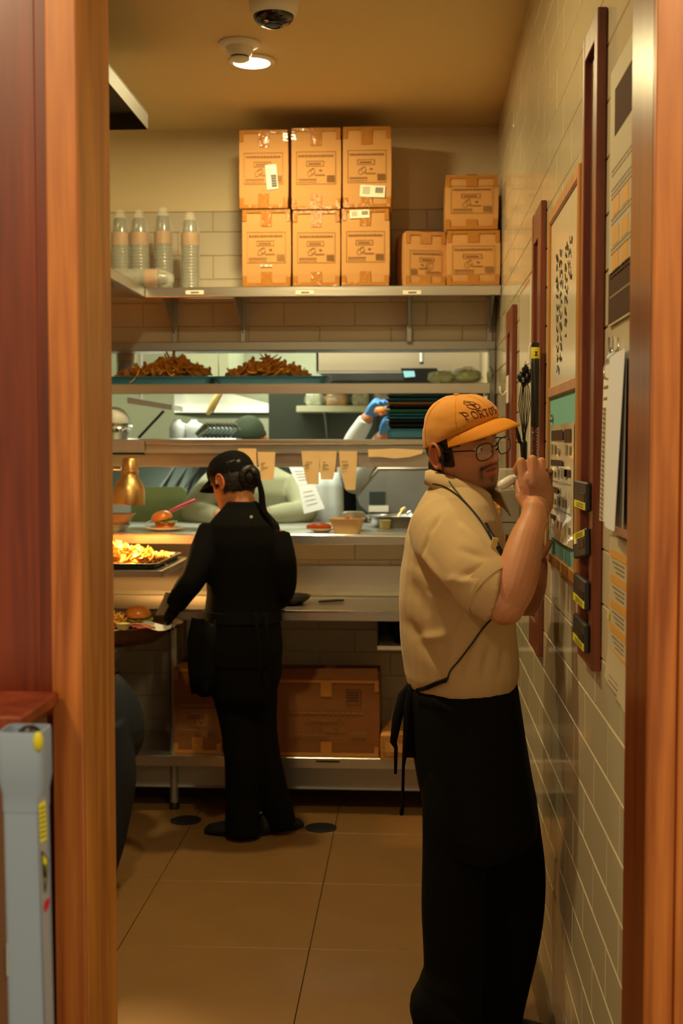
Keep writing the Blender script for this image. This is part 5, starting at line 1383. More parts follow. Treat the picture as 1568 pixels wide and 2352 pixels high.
obj('apron_tail', MB().prism([(b.x-.012, 3.19, b.z), (b.x+.025, 3.19, b.z), (b.x+.03, 3.19, a.z), (a.x-.004, 3.19, a.z)], (0, .008, 0)), M['blackcloth'], man)
for c, toe, heel in ((1020, (.26, 3.165, 0), (-.02+.0, 3.165, 0)), (1120, (.345, 3.385, 0), (.09, 3.38, 0))):
    h_ = at(c, 2400, Y=toe[1]).x
    obj('shoe', shoe((h_+.17, toe[1], 0), (h_-.10, toe[1], 0), .105, .085), M['rubber'], man, smooth=True)
# ---- cap
rings, CP = crown(HM, rim_f=.066, rim_b=-.012, top=.128)
cl = MB().loft(rings); bv = None
local = cl
def capn(p): return .0016*noise.noise(Vector(p)*28)+.0022*noise.noise(Vector((p[0]*22, p[1]*22, p[2]*60+4)))*(1 if p[2] < .09 else .3)
local.v = [tuple(Vector(p)*(1+capn(p)*8)) for p in local.v]
bvh = BVHTree.FromPolygons([Vector(p) for p in local.v], local.f)
capo = obj('cap', MB().add([HM @ Vector(p) for p in local.v], local.f), M['cap'], man, 'mustard yellow baseball cap crown', smooth=True, auto=False)
br = brim_mb(CP, L_=.068, span=76, droop=.010, slope=-.012)
obj('brim', br.xf(HM), M['capbrim'], capo, smooth=True, auto=False)
sm_ = MB()
for k in range(6):
    al = R(90+k*60); path = []
    for i in range(14):
        p = CP(al, .02+.95*(i/13)); h = bvh.find_nearest(p)[0]; path.append(HM @ (h*1.002))
    sm_.tube(path, .0011, 5)
path = [HM @ (CP(R(20+a*10), .012)*1.006) for a in range(15)]
sm_.tube(path, .0012, 5)
obj('seam', sm_, M['capbrim'], capo)
obj('top_button', blob(HM @ Vector((0, -.002, .128)), .008, .008, .004, 0, 1, 0, 14, 8), M['cap'], capo, smooth=True)
def onto(u, v):
    h = bvh.ray_cast(Vector((u, .4, v)), Vector((0, -1, 0)))
    return HM @ (h[0]+h[1]*.0006) if h[0] is not None else HM @ Vector((u, .1, v))
emb = MB()
def stroke(p2, r):
    out = []
    for a, b in zip(p2[:-1], p2[1:]):
        n_ = max(1, int(math.dist(a, b)/.0022))
        out += [onto(a[0]+(b[0]-a[0])*i/n_, a[1]+(b[1]-a[1])*i/n_) for i in range(n_)]
    out.append(onto(*p2[-1])); emb.tube(out, r, 6, round_ends=True)
arc = lambda cx, cy, rx, ry, a0, a1, n=12: [(cx+rx*math.cos(R(a0+(a1-a0)*i/n)), cy+ry*math.sin(R(a0+(a1-a0)*i/n))) for i in range(n+1)]
LET = {
 'P': [([(.18, 0), (.18, 1)], 1), ([(.18, 1), (.48, 1)]+arc(.46, .75, .26, .25, 90, -90)+[(.18, .5)], .7), ([(.04, 0), (.34, 0)], .6), ([(.04, 1), (.2, 1)], .6)],
 'O': [(arc(.45, .5, .36, .5, 0, 360, 26), .85)],
 'R': [([(.18, 0), (.18, 1)], 1), ([(.18, 1), (.48, 1)]+arc(.46, .76, .24, .24, 90, -90)+[(.18, .52)], .7), ([(.42, .52), (.72, 0), (.82, 0)], .9), ([(.04, 0), (.32, 0)], .6), ([(.04, 1), (.2, 1)], .6)],
 'T': [([(.42, 0), (.42, 1)], 1), ([(.06, .82), (.06, 1), (.78, 1), (.78, .82)], .7), ([(.28, 0), (.56, 0)], .6)],
 "'": [([(.12, 1.02), (.10, .80)], .9)],
 'S': [(arc(.40, .74, .24, .25, 35, 240)+arc(.40, .26, .26, .26, 70, -140), .85)]}
x0 = -.062; lh, lw = .0165, .0145
ADV = {"'": .3}
for ch in "PORTO'S":
    for p2, wt in LET[ch]: stroke([(x0+x*lw, .0795+y*lh) for x, y in p2], .00135*wt)
    x0 += lw*ADV.get(ch, .96)
EX = -.030; EY = .0125
for sx in (-1, 1):
    stroke([(EX+sx*x, y) for x, y in arc(.006, EY+.094, .006, .0045, 200, -70)], .0008); stroke([(EX+sx*x, y) for x, y in arc(.0045, EY+.1005, .0045, .003, -90, 160)], .0008)
    stroke([(EX+sx*.001, EY+.0875), (EX+sx*.009, EY+.0895), (EX+sx*.0125, EY+.094)], .0008)
stroke([(EX, EY+.0875), (EX, EY+.103)], .0009); stroke(arc(EX, EY+.096, .0025, .004, 0, 360), .0007); stroke([(EX-.005, EY+.104), (EX, EY+.1065), (EX+.005, EY+.104)], .0008)
obj('embroidery', emb, M['capink'], capo, "dark thread lettering and emblem above the brim")
# ---- hair below the cap
V = head_grid(1.05, 1.0, 120, 144); bm = bmesh.new(); gv = []
for ring in V: gv.append([bm.verts.new(p) for p in ring])
def hairy(p):
    x, y, z = p; ax = abs(x)
    if z > .05: return False
    back = y < -.024 and z > -.092
    top = z > .012 and y < .05 and ax > .04
    burn = (-.040 < z < .04) and (-.002 < y < .030) and ax > .055
    over = z > .012 and y < .0
    return back or top or burn or over
for i in range(119):
    for j in range(144):
        k = (j+1) % 144; c = (gv[i][j].co+gv[i+1][k].co)/2
        if hairy(c): bm.faces.new((gv[i][j], gv[i][k], gv[i+1][k], gv[i+1][j]))
bmesh.ops.delete(bm, geom=[v for v in bm.verts if not v.link_faces], context='VERTS')
for _ in range(6):
    bd = [v for v in bm.verts if v.is_boundary]; nw = {v: sum((e.other_vert(v).co for e in v.link_edges if e.is_boundary), Vector())/2 for v in bd}
    for v in bd: v.co = v.co.lerp(nw[v], .5)
bm.normal_update()
for v in bm.verts:
    dn = v.normal if v.normal.dot(Vector((v.co.x, v.co.y, 0))) > 0 else -v.normal
    v.co += dn*(.0045+.004*max(0, -v.co.y*10)*(1 if v.co.z < 0 else .4)+.002*noise.noise(v.co*70))
bmesh.ops.recalc_face_normals(bm, faces=bm.faces); bmesh.ops.solidify(bm, geom=list(bm.faces), thickness=.006)
bm.verts.index_update(); hb = MB().add([HM @ v.co for v in bm.verts], [[v.index for v in f.verts] for f in bm.faces]); bm.free()
for k in range(24):                                       # neck curls behind the ear
    a = R(195+k*6.2); p = Vector((.070*math.cos(a), -.005+.088*math.sin(a), -.045)); e = p+Vector((.002*math.sin(k*3), -.004, -.046-.010*math.sin(k*1.7)))
    hb.tube([HM @ p, HM @ p.lerp(e, .5)*1, HM @ e], [.010, .009, .004], 7, round_ends=True)
obj('hair', hb, M['hair'], man, smooth=True, auto=False)
# ---- glasses
gl = thing('glasses', HM @ Vector((0, .1, 0)), None, None); gl.parent = man; gl.location = Vector((0, 0, 0)); ORG[gl] = ORG[man]
def lens_ring(sx, e=0.0):
    out = []
    for a in range(32):
        t = 6.2832*a/32; c, s = math.cos(t), math.sin(t)
        x = math.copysign(abs(c)**.72, c)*(.0275+e); z = math.copysign(abs(s)**.72, s)*(.0205+e)
        out.append(Vector((sx*.0385+x, .1075-.0035*abs(sx*.0385+x)/.05-.10*max(0, abs(sx*.0385+x)-.03)**1.2, -.006+z)))
    return out
fm = MB()
for sx in (-1, 1):
    rg = lens_ring(sx); fm.tube([HM @ p for p in rg]+[HM @ rg[0], HM @ rg[1]], .0015, 8)
    obj('lens', MB().loft([[HM @ p for p in lens_ring(sx, -.0008)], [HM @ (p+Vector((0, .0012, 0))) for p in lens_ring(sx, -.0008)]]), M['glass'], gl, 'clear spectacle lens')
    tp = [Vector((sx*.0655, .098, .002)), Vector((sx*.072, .088, .004)), Vector((sx*.079, .055, .002)), Vector((sx*.0825, .01, -.001)), Vector((sx*.081, -.018, -.010))]
    obj('temple_arm', MB().tube([HM @ p for p in tp], .0017, 8), M['specs'], gl, smooth=True)
fm.tube([HM @ Vector(p) for p in ((-.010, .1065, .0), (-.004, .1125, .003), (.004, .1125, .003), (.010, .1065, .0))], .0014, 8)
for sx in (-1, 1): fm.tube([HM @ Vector((sx*.010, .106, -.008)), HM @ Vector((sx*.0095, .101, -.012))], .0022, 6, round_ends=True)
obj('spectacle_frame', fm, M['specs'], gl, smooth=True)
# ---- earpiece with wires, lanyard, marker
e0 = HM @ Vector((-.0865, .004, -.016))
ep = obj('earpiece', blob(e0, .010, .012, .015, .1, 2, 0, 16, 10), M['black'], man, 'black in-ear headset', smooth=True)
obj('ear_hook', MB().tube([HM @ Vector(p) for p in ((-.088, .006, -.008), (-.089, .002, .012), (-.087, -.012, .020), (-.085, -.022, .010))], .0028, 8, round_ends=True), M['black'], ep, smooth=True)
shb = BVHTree.FromPolygons([Vector(p) for p in q.v], q.f)
wire = lambda path, r=.0016: MB().tube([p for p in path], r, 6)
def sm_path(ps, n=6):
    ps = [Vector(p) for p in ps]; out = []
    for i in range(len(ps)-1):
        p0, p1, p2, p3 = ps[max(i-1, 0)], ps[i], ps[i+1], ps[min(i+2, len(ps)-1)]
        for k in range(n):
            t = k/n; out.append(.5*((2*p1)+(p2-p0)*t+(2*p0-5*p1+4*p2-p3)*t*t+(3*p1-p0-3*p2+p3)*t**3))
    return out+[ps[-1]]
so_ = [o for o in man.children if o.name.startswith('polo_shirt')][0]
sv = [v.co+ORG[man] for v in so_.data.vertices]; sbv = BVHTree.FromPolygons(sv, [tuple(p.vertices) for p in so_.data.polygons])
co_ = [o for o in man.children if o.name.startswith('collar')][0]
cbv = BVHTree.FromPolygons([v.co+ORG[man] for v in co_.data.vertices], [tuple(p.vertices) for p in co_.data.polygons])
cam0 = Vector((0, 0, CAMZ))
def drape(px, py, lift=.004):
    d = (at(px, py, Y=3)-cam0).normalized(); best = None
    for b in (sbv, cbv):
        h = b.ray_cast(cam0, d)
        if h[0] is not None and (best is None or h[3] < best[0]): best = (h[3], h[0], h[1])
    if best is None: return at(px, py, Y=3.1)
    n_ = best[2] if best[2].dot(d) < 0 else -best[2]
    return best[1]+n_*lift
W1 = sm_path([e0+Vector((0, -.004, -.012)), HM @ Vector((-.082, .0, -.06))]+[drape(*p) for p in ((1035, 1110), (1062, 1148), (1088, 1180), (1110, 1210), (1124, 1232))])
obj('headset_wire', MB().tube(W1, .0016, 6), M['black'], man, smooth=True)
W2 = sm_path([drape(*p) for p in ((996, 1112), (1020, 1118), (1050, 1140), (1080, 1172), (1105, 1205), (1125, 1240))])
obj('lanyard', MB().tube(W2, .0018, 6), M['black'], man, smooth=True)
W3 = sm_path([drape(*p) for p in ((1128, 1420), (1105, 1446), (1080, 1480), (1055, 1515), (1035, 1540), (1028, 1562))])
obj('headset_wire', MB().tube(W3, .0022, 6), M['black'], man, smooth=True)
ci = sm_path([drape(*p, .008) for p in ((1028, 1560), (1005, 1568), (985, 1576), (960, 1584))], 30)
hx = [p+Vector((0, .004*math.cos(i*1.25), .006*math.sin(i*1.25))) for i, p in enumerate(ci)]
obj('coiled_cord', MB().tube(hx, .0017, 5), M['black'], man, smooth=True)
stp = sm_path([drape(*p, .005) for p in ((1112, 1208), (1124, 1230), (1138, 1255), (1150, 1275))])
obj('lanyard_strap', MB().tube(stp, .006, 8, flat=(Vector((0, 1, 0)), .4)), M['black'], man, smooth=True)
bdg = drape(1130, 1256, .006)
obj('name_badge', MB().obox(Matrix.Translation(bdg) @ Matrix.Rotation(R(14), 4, 'Y') @ Matrix.Rotation(R(40), 4, 'Z'), .020, .005, .036, .003), M['sauce'], man, 'small cream badge clip')
t = thing('marker', at(1185, 1100, Y=3.09), 'white marker pen held in the man\'s raised fist', 'marker')
a, b = at(1157, 1112, Y=3.083), at(1200, 1086, Y=3.095)
dd = (b-a).normalized()
obj('barrel', MB().tube([a+dd*.012, b, b+dd*.05], [.0085, .0085, .008], 16, round_ends=True), M['whiteplastic'], t, smooth=True)
obj('end_cap', MB().tube([a-dd*.004, a+dd*.020], [.0125, .0125], 16, round_ends=True), M['whiteplastic'], t, smooth=True)
# ------------------------------------------------------------------ the woman at the counter (seen from behind)
WY_ = 5.03
C1 = at(535, 1108, Y=WY_+.06)
HW1 = hframe(C1, (-.80, .60, 0), pitch=R(-24), roll=R(-6))
wom = thing('person', (C1.x, WY_, 0), 'woman in black uniform and black cap seen from behind at the counter', 'person')
mb = head_mb(HW1, jaw=.93, nose=.85, nz=56, na=64)
mb.tube([HW1 @ Vector((0, -.015, -.04)), HW1 @ Vector((0, -.03, -.09)), at(556, 1190, Y=WY_)], [.050, .048, .055], 18)
mb.loft(torso([(1195, 500, 615, .07), (1240, 482, 640, .095), (1370, 490, 628, .10), (1500, 475, 636, .11), (1560, 480, 632, .10)], WY_))
mb.ctube(pts((486, 1228, WY_), (450, 1316, 4.945), (434, 1344, 4.935), (412, 1380, 4.98)), [.040, .034, .032, .026], 14, round_ends=True)
hand(mb, at(412, 1382, Y=4.98), (-.45, .35, -.6), (.3, .5, -.6), (.2, .9, .2), .85, curl=(.3, .4, .3))
mb.ctube(pts((638, 1238, WY_), (648, 1335, 5.03), (644, 1358, 5.07), (632, 1378, 5.30)), [.040, .030, .028, .026], 14, round_ends=True)
hand(mb, at(632, 1378, Y=5.30), (-.1, 1, .05), (0, 0, -1), (-1, 0, 0), .85, curl=(.4, .6, .5))
mb.tube(pts((525, 1540, WY_+.03), (548, 1700, 5.07), (556, 1890, 5.08)), [.07, .05, .036], 14)
mb.tube(pts((590, 1540, WY_+.03), (603, 1700, 5.12), (640, 1880, 5.16)), [.07, .05, .036], 14)
q = remesh(mb, .0042, sm=3)
put('body', q, M['skin'], wom, colf=face_colors(HW1, (lin(186), lin(122), lin(84))))
for a_ in ((at(412, 1382, Y=4.98), (-.45, .35, -.6), (.3, .5, -.6), (.2, .9, .2), .93, (.3, .4, .3)), (at(632, 1378, Y=5.30), (-.1, 1, .05), (0, 0, -1), (-1, 0, 0), .93, (.4, .6, .5))):
    g = MB(); hand(g, *a_); g = remesh(g, .004, sm=2); put('glove', g, M['blackcloth'], wom, 'black glove')
sb = MB()
sb.loft(torso([(1152, 522, 590, .052), (1166, 512, 604, .062), (1184, 496, 622, .085), (1204, 480, 640, .108), (1245, 470, 650, .122), (1300, 472, 649, .124), (1360, 476, 640, .118), (1400, 472, 640, .122), (1440, 466, 645, .132), (1490, 462, 649, .138), (1525, 466, 646, .132)], WY_))
sb.ctube(pts((492, 1220, WY_), (470, 1270, 4.98), (446, 1325, 4.935), (428, 1352, 4.93), (404, 1388, 4.985), (398, 1396, 4.99)), [.066, .062, .054, .051, .043, .036], 20)
sb.ctube(pts((632, 1232, WY_), (646, 1290, 5.0), (651, 1340, 5.02), (646, 1364, 5.07), (636, 1376, 5.24), (635, 1377, 5.26)), [.064, .058, .052, .050, .044, .036], 20)
q = remesh(sb, .007, sm=4)
displace(q, lambda v: .005*pnoise(v, 8, 2, (1, 1, .6)))
put('jacket', q, M['blackcloth'], wom)
tb = MB()
tb.loft(torso([(1450, 468, 642, .128), (1500, 462, 648, .136), (1550, 470, 646, .13), (1590, 482, 634, .12), (1610, 494, 622, .10)], WY_+.01))
tb.ctube(pts((532, 1560, WY_+.02), (546, 1650, WY_+.03), (556, 1740, 5.06), (556, 1820, 5.08), (556, 1885, 5.08), (556, 1915, 5.08)), [.092, .080, .072, .070, .072, .073], 20)
tb.ctube(pts((588, 1560, WY_+.02), (592, 1650, WY_+.06), (604, 1720, 5.10), (622, 1800, 5.13), (640, 1870, 5.16), (645, 1893, 5.17)), [.088, .076, .068, .064, .064, .064], 20)
q = remesh(tb, .008, sm=3)
displace(q, lambda v: .004*pnoise(v, 9, 5, (1, 1, .5)))
put('trousers', q, M['blackcloth'], wom)
ring = []
for py, xl, xr, b0 in ((1418, 440, 520, 0), (1470, 431, 520, .0), (1540, 433, 518, 0), (1594, 438, 512, 0)):
    a, b = at(xl, py, Y=4.97), at(xr, py, Y=4.97)
    f = [(a.x+(b.x-a.x)*u, WY_-.06-.05*math.sin(u*2.6)+.02*math.sin(u*9+py*.02), a.z) for u in [i/8 for i in range(9)]]
    ring.append(f+[(x, y+.006, z) for x, y, z in f[::-1]])
obj('apron_side', MB().loft(ring), M['blackcloth'], wom, smooth=True, auto=False)
ab = []
for py, xl, xr, ry in ((1400, 467, 645, .134), (1424, 465, 648, .138)):
    a, b = at(xl, py, Y=WY_), at(xr, py, Y=WY_); ab.append(ell((a.x+b.x)/2, WY_, a.z, (b.x-a.x)/2, ry, 40, .95))
inn = [[(c[0]*.97+.03*sum(p[0] for p in r)/len(r), c[1]*.97+.03*sum(p[1] for p in r)/len(r), c[2]) for c in r] for r in ab[::-1]]
obj('apron_band', MB().loft(ab+inn, closed=True), M['blackcloth'], wom, smooth=True)
for dx in (0, 22): obj('apron_tie', MB().tube(pts((585+dx, 1412, 4.885), (590+dx, 1450, 4.88), (596+dx, 1500, 4.878), (598+dx, 1540, 4.88)), [.009, .008, .008, .007], 8, flat=(Vector((0, 1, 0)), .4), round_ends=True), M['blackcloth'], wom, smooth=True)
c = at(577, 1187, Y=4.935); obj('collar_logo', MB().lathe([(.002, 0), (.006, .0005), (.006, .002), (.003, .002)], n=14).xf(Matrix.Translation((c.x, 4.935, c.z)) @ Matrix.Rotation(R(90), 4, 'X')), M['whiteplastic'], wom, 'tiny white round logo')
rings = []
for i in range(25):
    al = R(-150+i*13.0); u = Vector((math.cos(al), math.sin(al), 0)); c = at(556, 1168, Y=WY_+.0)
    rings.append([c+u*.056+Vector((0, 0, .016)), c+u*.066+Vector((0, 0, -.018)), c+u*.062+Vector((0, 0, -.02)), c+u*.052+Vector((0, 0, .014))])
obj('collar', MB().loft(rings), M['blackcloth'], wom, smooth=True, auto=False)
sh1, sh2 = at(468, 1920, Z=.0), at(594, 1928, Z=.0)
obj('shoe', shoe((sh1.x, 5.16, 0), (sh2.x, 5.09, 0), .098, .092), M['rubber'], wom, smooth=True)
sh1, sh2 = at(690, 1905, Z=.0), at(610, 1912, Z=.0)
obj('shoe', shoe((sh1.x, 5.27, 0), (sh2.x-.02, 5.13, 0), .095, .088), M['rubber'], wom, smooth=True)
rings, CP = crown(HW1, rim_f=.042, rim_b=.004, top=.128, a=.087, bf=.101, bb=.110, n=40, m=14)
capo = obj('cap', MB().add([HW1 @ p for r in rings for p in r], MB().loft(rings).f), M['blackcloth'], wom, smooth=True, auto=False)
obj('visor', brim_mb(CP, .07, span=56).xf(HW1), M['blackcloth'], capo, smooth=True, auto=False)
hb = MB()
V = head_grid(.95, 1, 44, 56); bm = bmesh.new(); gv = [[bm.verts.new(p) for p in ring] for ring in V]
for i in range(43):
    for j in range(56):
        k = (j+1) % 56; c = (gv[i][j].co+gv[i+1][k].co)/2
        if (c.y < -.004 and -.055-.3*max(0, -.03-c.y) < c.z < .06) or (c.z > .0 and c.y < .045 and abs(c.x) > .03 and c.z < .05) or (abs(c.x) > .05 and .005 < c.y < .035 and -.02 < c.z < .05):
            bm.faces.new((gv[i][j], gv[i][k], gv[i+1][k], gv[i+1][j]))
bmesh.ops.delete(bm, geom=[v for v in bm.verts if not v.link_faces], context='VERTS'); bm.normal_update()
for v in bm.verts:
    dn = v.normal if v.normal.dot(Vector((v.co.x, v.co.y, 0))) > 0 else -v.normal
    v.co += dn*(.009+.003*noise.noise(v.co*80))
bmesh.ops.recalc_face_normals(bm, faces=bm.faces); bmesh.ops.solidify(bm, geom=list(bm.faces), thickness=.008); bm.verts.index_update()
hb.add([HW1 @ v.co for v in bm.verts], [[v.index for v in f.verts] for f in bm.faces]); bm.free()
bc = at(574, 1096, Y=WY_+.0)
for k in range(9):                                            # coiled braid bun
    a0 = k*.7; r = .030
    path = [bc+Vector((r*math.cos(a0+i*.5)*(1-.05*i), -.012+.012*math.sin(k+i), r*1.25*math.sin(a0+i*.5)*(1-.05*i))) for i in range(5)]
    hb.ctube(path, [.012, .016, .017, .015, .010], 9, round_ends=True)
e2 = blob(bc, .034, .032, .042, .2, 3, 5, 20, 14); hb.add(e2.v, e2.f)
obj('hair', hb, M['hair'], wom, smooth=True, auto=False)
obj('hair_band', MB().ctube(pts((592, 1098, 4.99), (600, 1130, 4.985), (603, 1165, 4.98), (612, 1185, 4.97), (624, 1205, 4.965)), [.010, .012, .014, .012, .006], 9, round_ends=True), M['blackcloth'], wom, 'black cap strap tail hanging behind', smooth=True)

# ------------------------------------------------------------------ figure in navy at the left, mostly behind the door post
NY = 4.52
nav = thing('person', (at(230, 1800, Y=NY).x, NY, 0), 'person in navy trousers bending at the left, mostly hidden by the door post', 'person')
ox = at(240, 1690, Y=NY)
def rel(dx, dy, z): return Vector((ox.x+dx, NY+dy, z))
C2 = rel(-.56, .08, 1.02); HN = hframe(C2, (-1, .15, 0), pitch=R(-35))
mb = head_mb(HN, nz=40, na=48)
mb.tube([HN @ Vector((0, -.01, -.03)), rel(-.45, .05, .98), rel(-.36, .02, .92)], [.055, .055, .06], 14)
mb.tube([rel(-.02, 0, .62), rel(-.15, .01, .74), rel(-.30, .02, .88), rel(-.38, .02, .94)], [.13, .13, .14, .10], 20)
for s in (-1, 1):
    mb.ctube([rel(-.34, .17*s, .90), rel(-.46, .17*s, .72), rel(-.58, .11*s, .74), rel(-.64, .08*s, .76)], [.05, .042, .034, .028], 12, round_ends=True)
    hand(mb, rel(-.64, .08*s, .76), (-1, 0, .05), (0, 0, -1), (0, -s, 0), .85)
    mb.tube([rel(0, .08*s, .60), rel(.0, .09*s, .32), rel(-.03, .09*s, .06)], [.07, .05, .04], 12)
q = remesh(mb, .006, sm=2); put('body', q, M['skin'], nav, colf=face_colors(HN, (lin(180), lin(120), lin(84))))
sb = MB().ctube([rel(-.06, 0, .66), rel(-.18, .01, .77), rel(-.30, .02, .88), rel(-.39, .02, .95)], [.165, .160, .165, .085], 26)
for s in (-1, 1): sb.ctube([rel(-.32, .15*s, .90), rel(-.40, .17*s, .80), rel(-.48, .165*s, .725)], [.075, .066, .056], 16)
q = remesh(sb, .009, sm=3); put('shirt', q, M['blackcloth'], nav)
tb = MB()
tb.ctube([rel(-.10, 0, .70), rel(-.04, 0, .63), rel(.0, 0, .55), rel(.0, 0, .47)], [.150, .165, .150, .110], 26)
for s, dx in ((-1, 0), (1, -.10)):
    tb.ctube([rel(.0+dx*.3, .075*s, .60), rel(.035+dx, .08*s, .45), rel(.03+dx, .08*s, .34), rel(.012+dx, .085*s, .20), rel(-.012+dx, .085*s, .10), rel(-.02+dx, .085*s, .045)], [.11, .098, .092, .085, .080, .078], 20)
q = remesh(tb, .008, sm=3); displace(q, lambda v: .004*pnoise(v, 10, 5, (1, 1, .5))); put('trousers', q, M['navy'], nav)
for s, dx in ((-1, 0), (1, -.10)): obj('shoe', shoe(rel(-.20+dx, .09*s, 0)*1, rel(.05+dx, .085*s, 0), .1, .09), M['rubber'], nav, smooth=True)

# ------------------------------------------------------------------ two cooks behind the pass
def cook(label, Y, hx, hy, fwd, pitch, rows, arms, hat, coat, hands, gloves=None, legs=True, jaw=1.0):
    C = at(hx, hy, Y=Y); Hc = hframe(C, fwd, pitch=pitch)
    t = thing('person', (C.x, Y, 0), label, 'person')
    mb = head_mb(Hc, jaw=jaw, nz=44, na=48)
    n0 = at((rows[0][1]+rows[0][2])/2, rows[0][0], Y=Y)
    mb.tube([Hc @ Vector((0, -.012, -.03)), Hc @ Vector((0, -.02, -.09)), n0], [.055, .055, .06], 14)
    mb.loft(torso(rows, Y, shrink=.02))
    for path, rad, hd in arms:
        mb.ctube(pts(*path), [r*.78 for r in rad], 12, round_ends=True)
        if not gloves: hand(mb, at(*path[-1][:2], Y=path[-1][2]), *hd)
    b = rows[-1]; cx = (at(b[1], b[0], Y=Y).x+at(b[2], b[0], Y=Y).x)/2; zb = at(b[1], b[0], Y=Y).z
    for s in (-1, 1): mb.tube([(cx+s*.09, Y, zb+.05), (cx+s*.10, Y, .5), (cx+s*.10, Y, .06)], [.075, .055, .04], 12)
    q = remesh(mb, .0065, sm=2); put('body', q, M['skin'], t, colf=face_colors(Hc, (lin(184), lin(124), lin(88))))
    sb = MB().loft(torso(rows, Y))
    for path, rad, hd in arms:
        P4 = pts(*path); d = (P4[-1]-P4[-2]); P4[-1] = P4[-1]-d*.25
        sb.ctube(P4, rad, 16)
    q = remesh(sb, .010, sm=3); displace(q, lambda v: .007*pnoise(v, 9, Y, (1, 1, .6)))
    put('jacket', q, coat, t)
    tb = MB()
    for s in (-1, 1): tb.ctube([(cx+s*.085, Y, zb+.06), (cx+s*.10, Y, .5), (cx+s*.10, Y, .08)], [.11, .085, .075], 16)
    obj('trousers', tb, M['blackcloth'], t, smooth=True)
    for s in (-1, 1): obj('shoe', shoe((cx+s*.10, Y-.18, 0), (cx+s*.10, Y+.08, 0), .1, .09), M['rubber'], t, smooth=True)
    rings, CP_ = crown(Hc, rim_f=.045, rim_b=.012, top=.135, a=.088, bf=.102, bb=.108, n=32, m=12)
    obj('cap', MB().add([Hc @ p for r in rings for p in r], MB().loft(rings).f), hat, t, smooth=True, auto=False)
    hr = MB()
    for k in range(26):
        a = R(185+k*6.8); p = Vector((.079*math.cos(a), -.008+.092*math.sin(a), .016)); hr.tube([Hc @ p, Hc @ (p+Vector((0, .006, -.045)))], [.013, .008], 7, round_ends=True)
    obj('hair', hr, M['hair'], t, smooth=True)
    if gloves:
        for path, rad, hd in arms:
            g = MB(); hand(g, at(*path[-1][:2], Y=path[-1][2]), *hd); g = remesh(g, .004, sm=2); put('glove', g, gloves, t, 'blue rubber glove')
    return t
k1 = cook('cook in pale green chef coat and dark cap bending over the pass', 6.80, 573, 1012, (-.25, -1, 0), R(-30),
     [(1060, 545, 610, .06), (1078, 525, 645, .08), (1096, 492, 684, .12), (1130, 474, 696, .14), (1180, 470, 700, .145), (1250, 474, 698, .14), (1330, 478, 694, .14), (1420, 480, 690, .14)],
     [(((496, 1112, 6.78), (455, 1160, 6.62), (448, 1178, 6.57), (486, 1186, 6.47), (505, 1186, 6.44)), [.085, .075, .068, .055, .048], ((.8, -.6, -.1), (0, 0, -1), (0, -1, 0), .9)),
      (((684, 1112, 6.78), (698, 1165, 6.62), (692, 1178, 6.57), (630, 1184, 6.47), (606, 1184, 6.44)), [.085, .075, .066, .055, .048], ((-.8, -.6, -.1), (0, 0, -1), (0, -1, 0), .9))],
     M['darkgreen'], M['coat'], None)
c = at(668, 1126, Y=6.63); pk = MB().box(c.x-.005, c.x+.055, 6.635, 6.645, c.z-.06, c.z)
k2 = cook('cook with white apron and blue gloves reaching up at the tray stack', 7.0, 752, 1062, (.5, -.85, 0), R(5),
     [(1085, 715, 775, .06), (1098, 700, 800, .085), (1116, 690, 812, .115), (1150, 694, 812, .125), (1200, 696, 812, .125), (1300, 700, 812, .13), (1420, 700, 812, .13)],
     [(((795, 1115, 6.98), (800, 1060, 6.80), (808, 1020, 6.72), (836, 972, 6.62), (843, 960, 6.6)), [.062, .056, .052, .046, .042], ((.55, -.2, .8), (.6, -.6, 0), (.4, .6, 0), .95, (.7, .8, .6))),
      (((800, 1130, 6.96), (830, 1085, 6.74), (850, 1050, 6.68), (872, 1010, 6.62), (876, 1004, 6.6)), [.058, .052, .048, .043, .040], ((.25, -.2, .9), (.8, -.5, 0), (.4, .6, 0), .9, (.7, .8, .6)))],
     M['blackcloth'], M['whitecloth'], None, gloves=M['blue'])
ring = []
for py, xl, xr in ((1085, 722, 782), (1120, 714, 788), (1180, 716, 790), (1300, 712, 796)):
    a, b = at(xl, py, Y=6.84), at(xr, py, Y=6.84)
    f = [(a.x+(b.x-a.x)*u, 6.845-.03*math.sin(u*3.1)+.008*math.sin(u*14), a.z) for u in [i/10 for i in range(11)]]
    ring.append(f+[(x, y+.006, z) for x, y, z in f[::-1]])
obj('apron', MB().loft(ring), M['whitecloth'], k2, smooth=True, auto=False)
ring = []
for py, xl, xr in ((1080, 784, 812), (1120, 786, 816), (1180, 784, 818), (1230, 784, 818)):
    a, b = at(xl, py, Y=6.83), at(xr, py, Y=6.83)
    f = [(a.x+(b.x-a.x)*u, 6.855-.012*math.sin(u*3.1), a.z) for u in [i/6 for i in range(7)]]
    ring.append(f+[(x, y+.01, z) for x, y, z in f[::-1]])
obj('dark_panel', MB().loft(ring), M['blackcloth'], k2, 'black side of the jacket', smooth=True, auto=False)
c = at(874, 944, Y=6.52)
obj('bread_roll', blob(c, .034, .026, .024, .15, 2.5, 3, 22, 14), M['bun'], None, 'tan bread roll held in the cook\'s raised blue glove', 'bread', smooth=True)
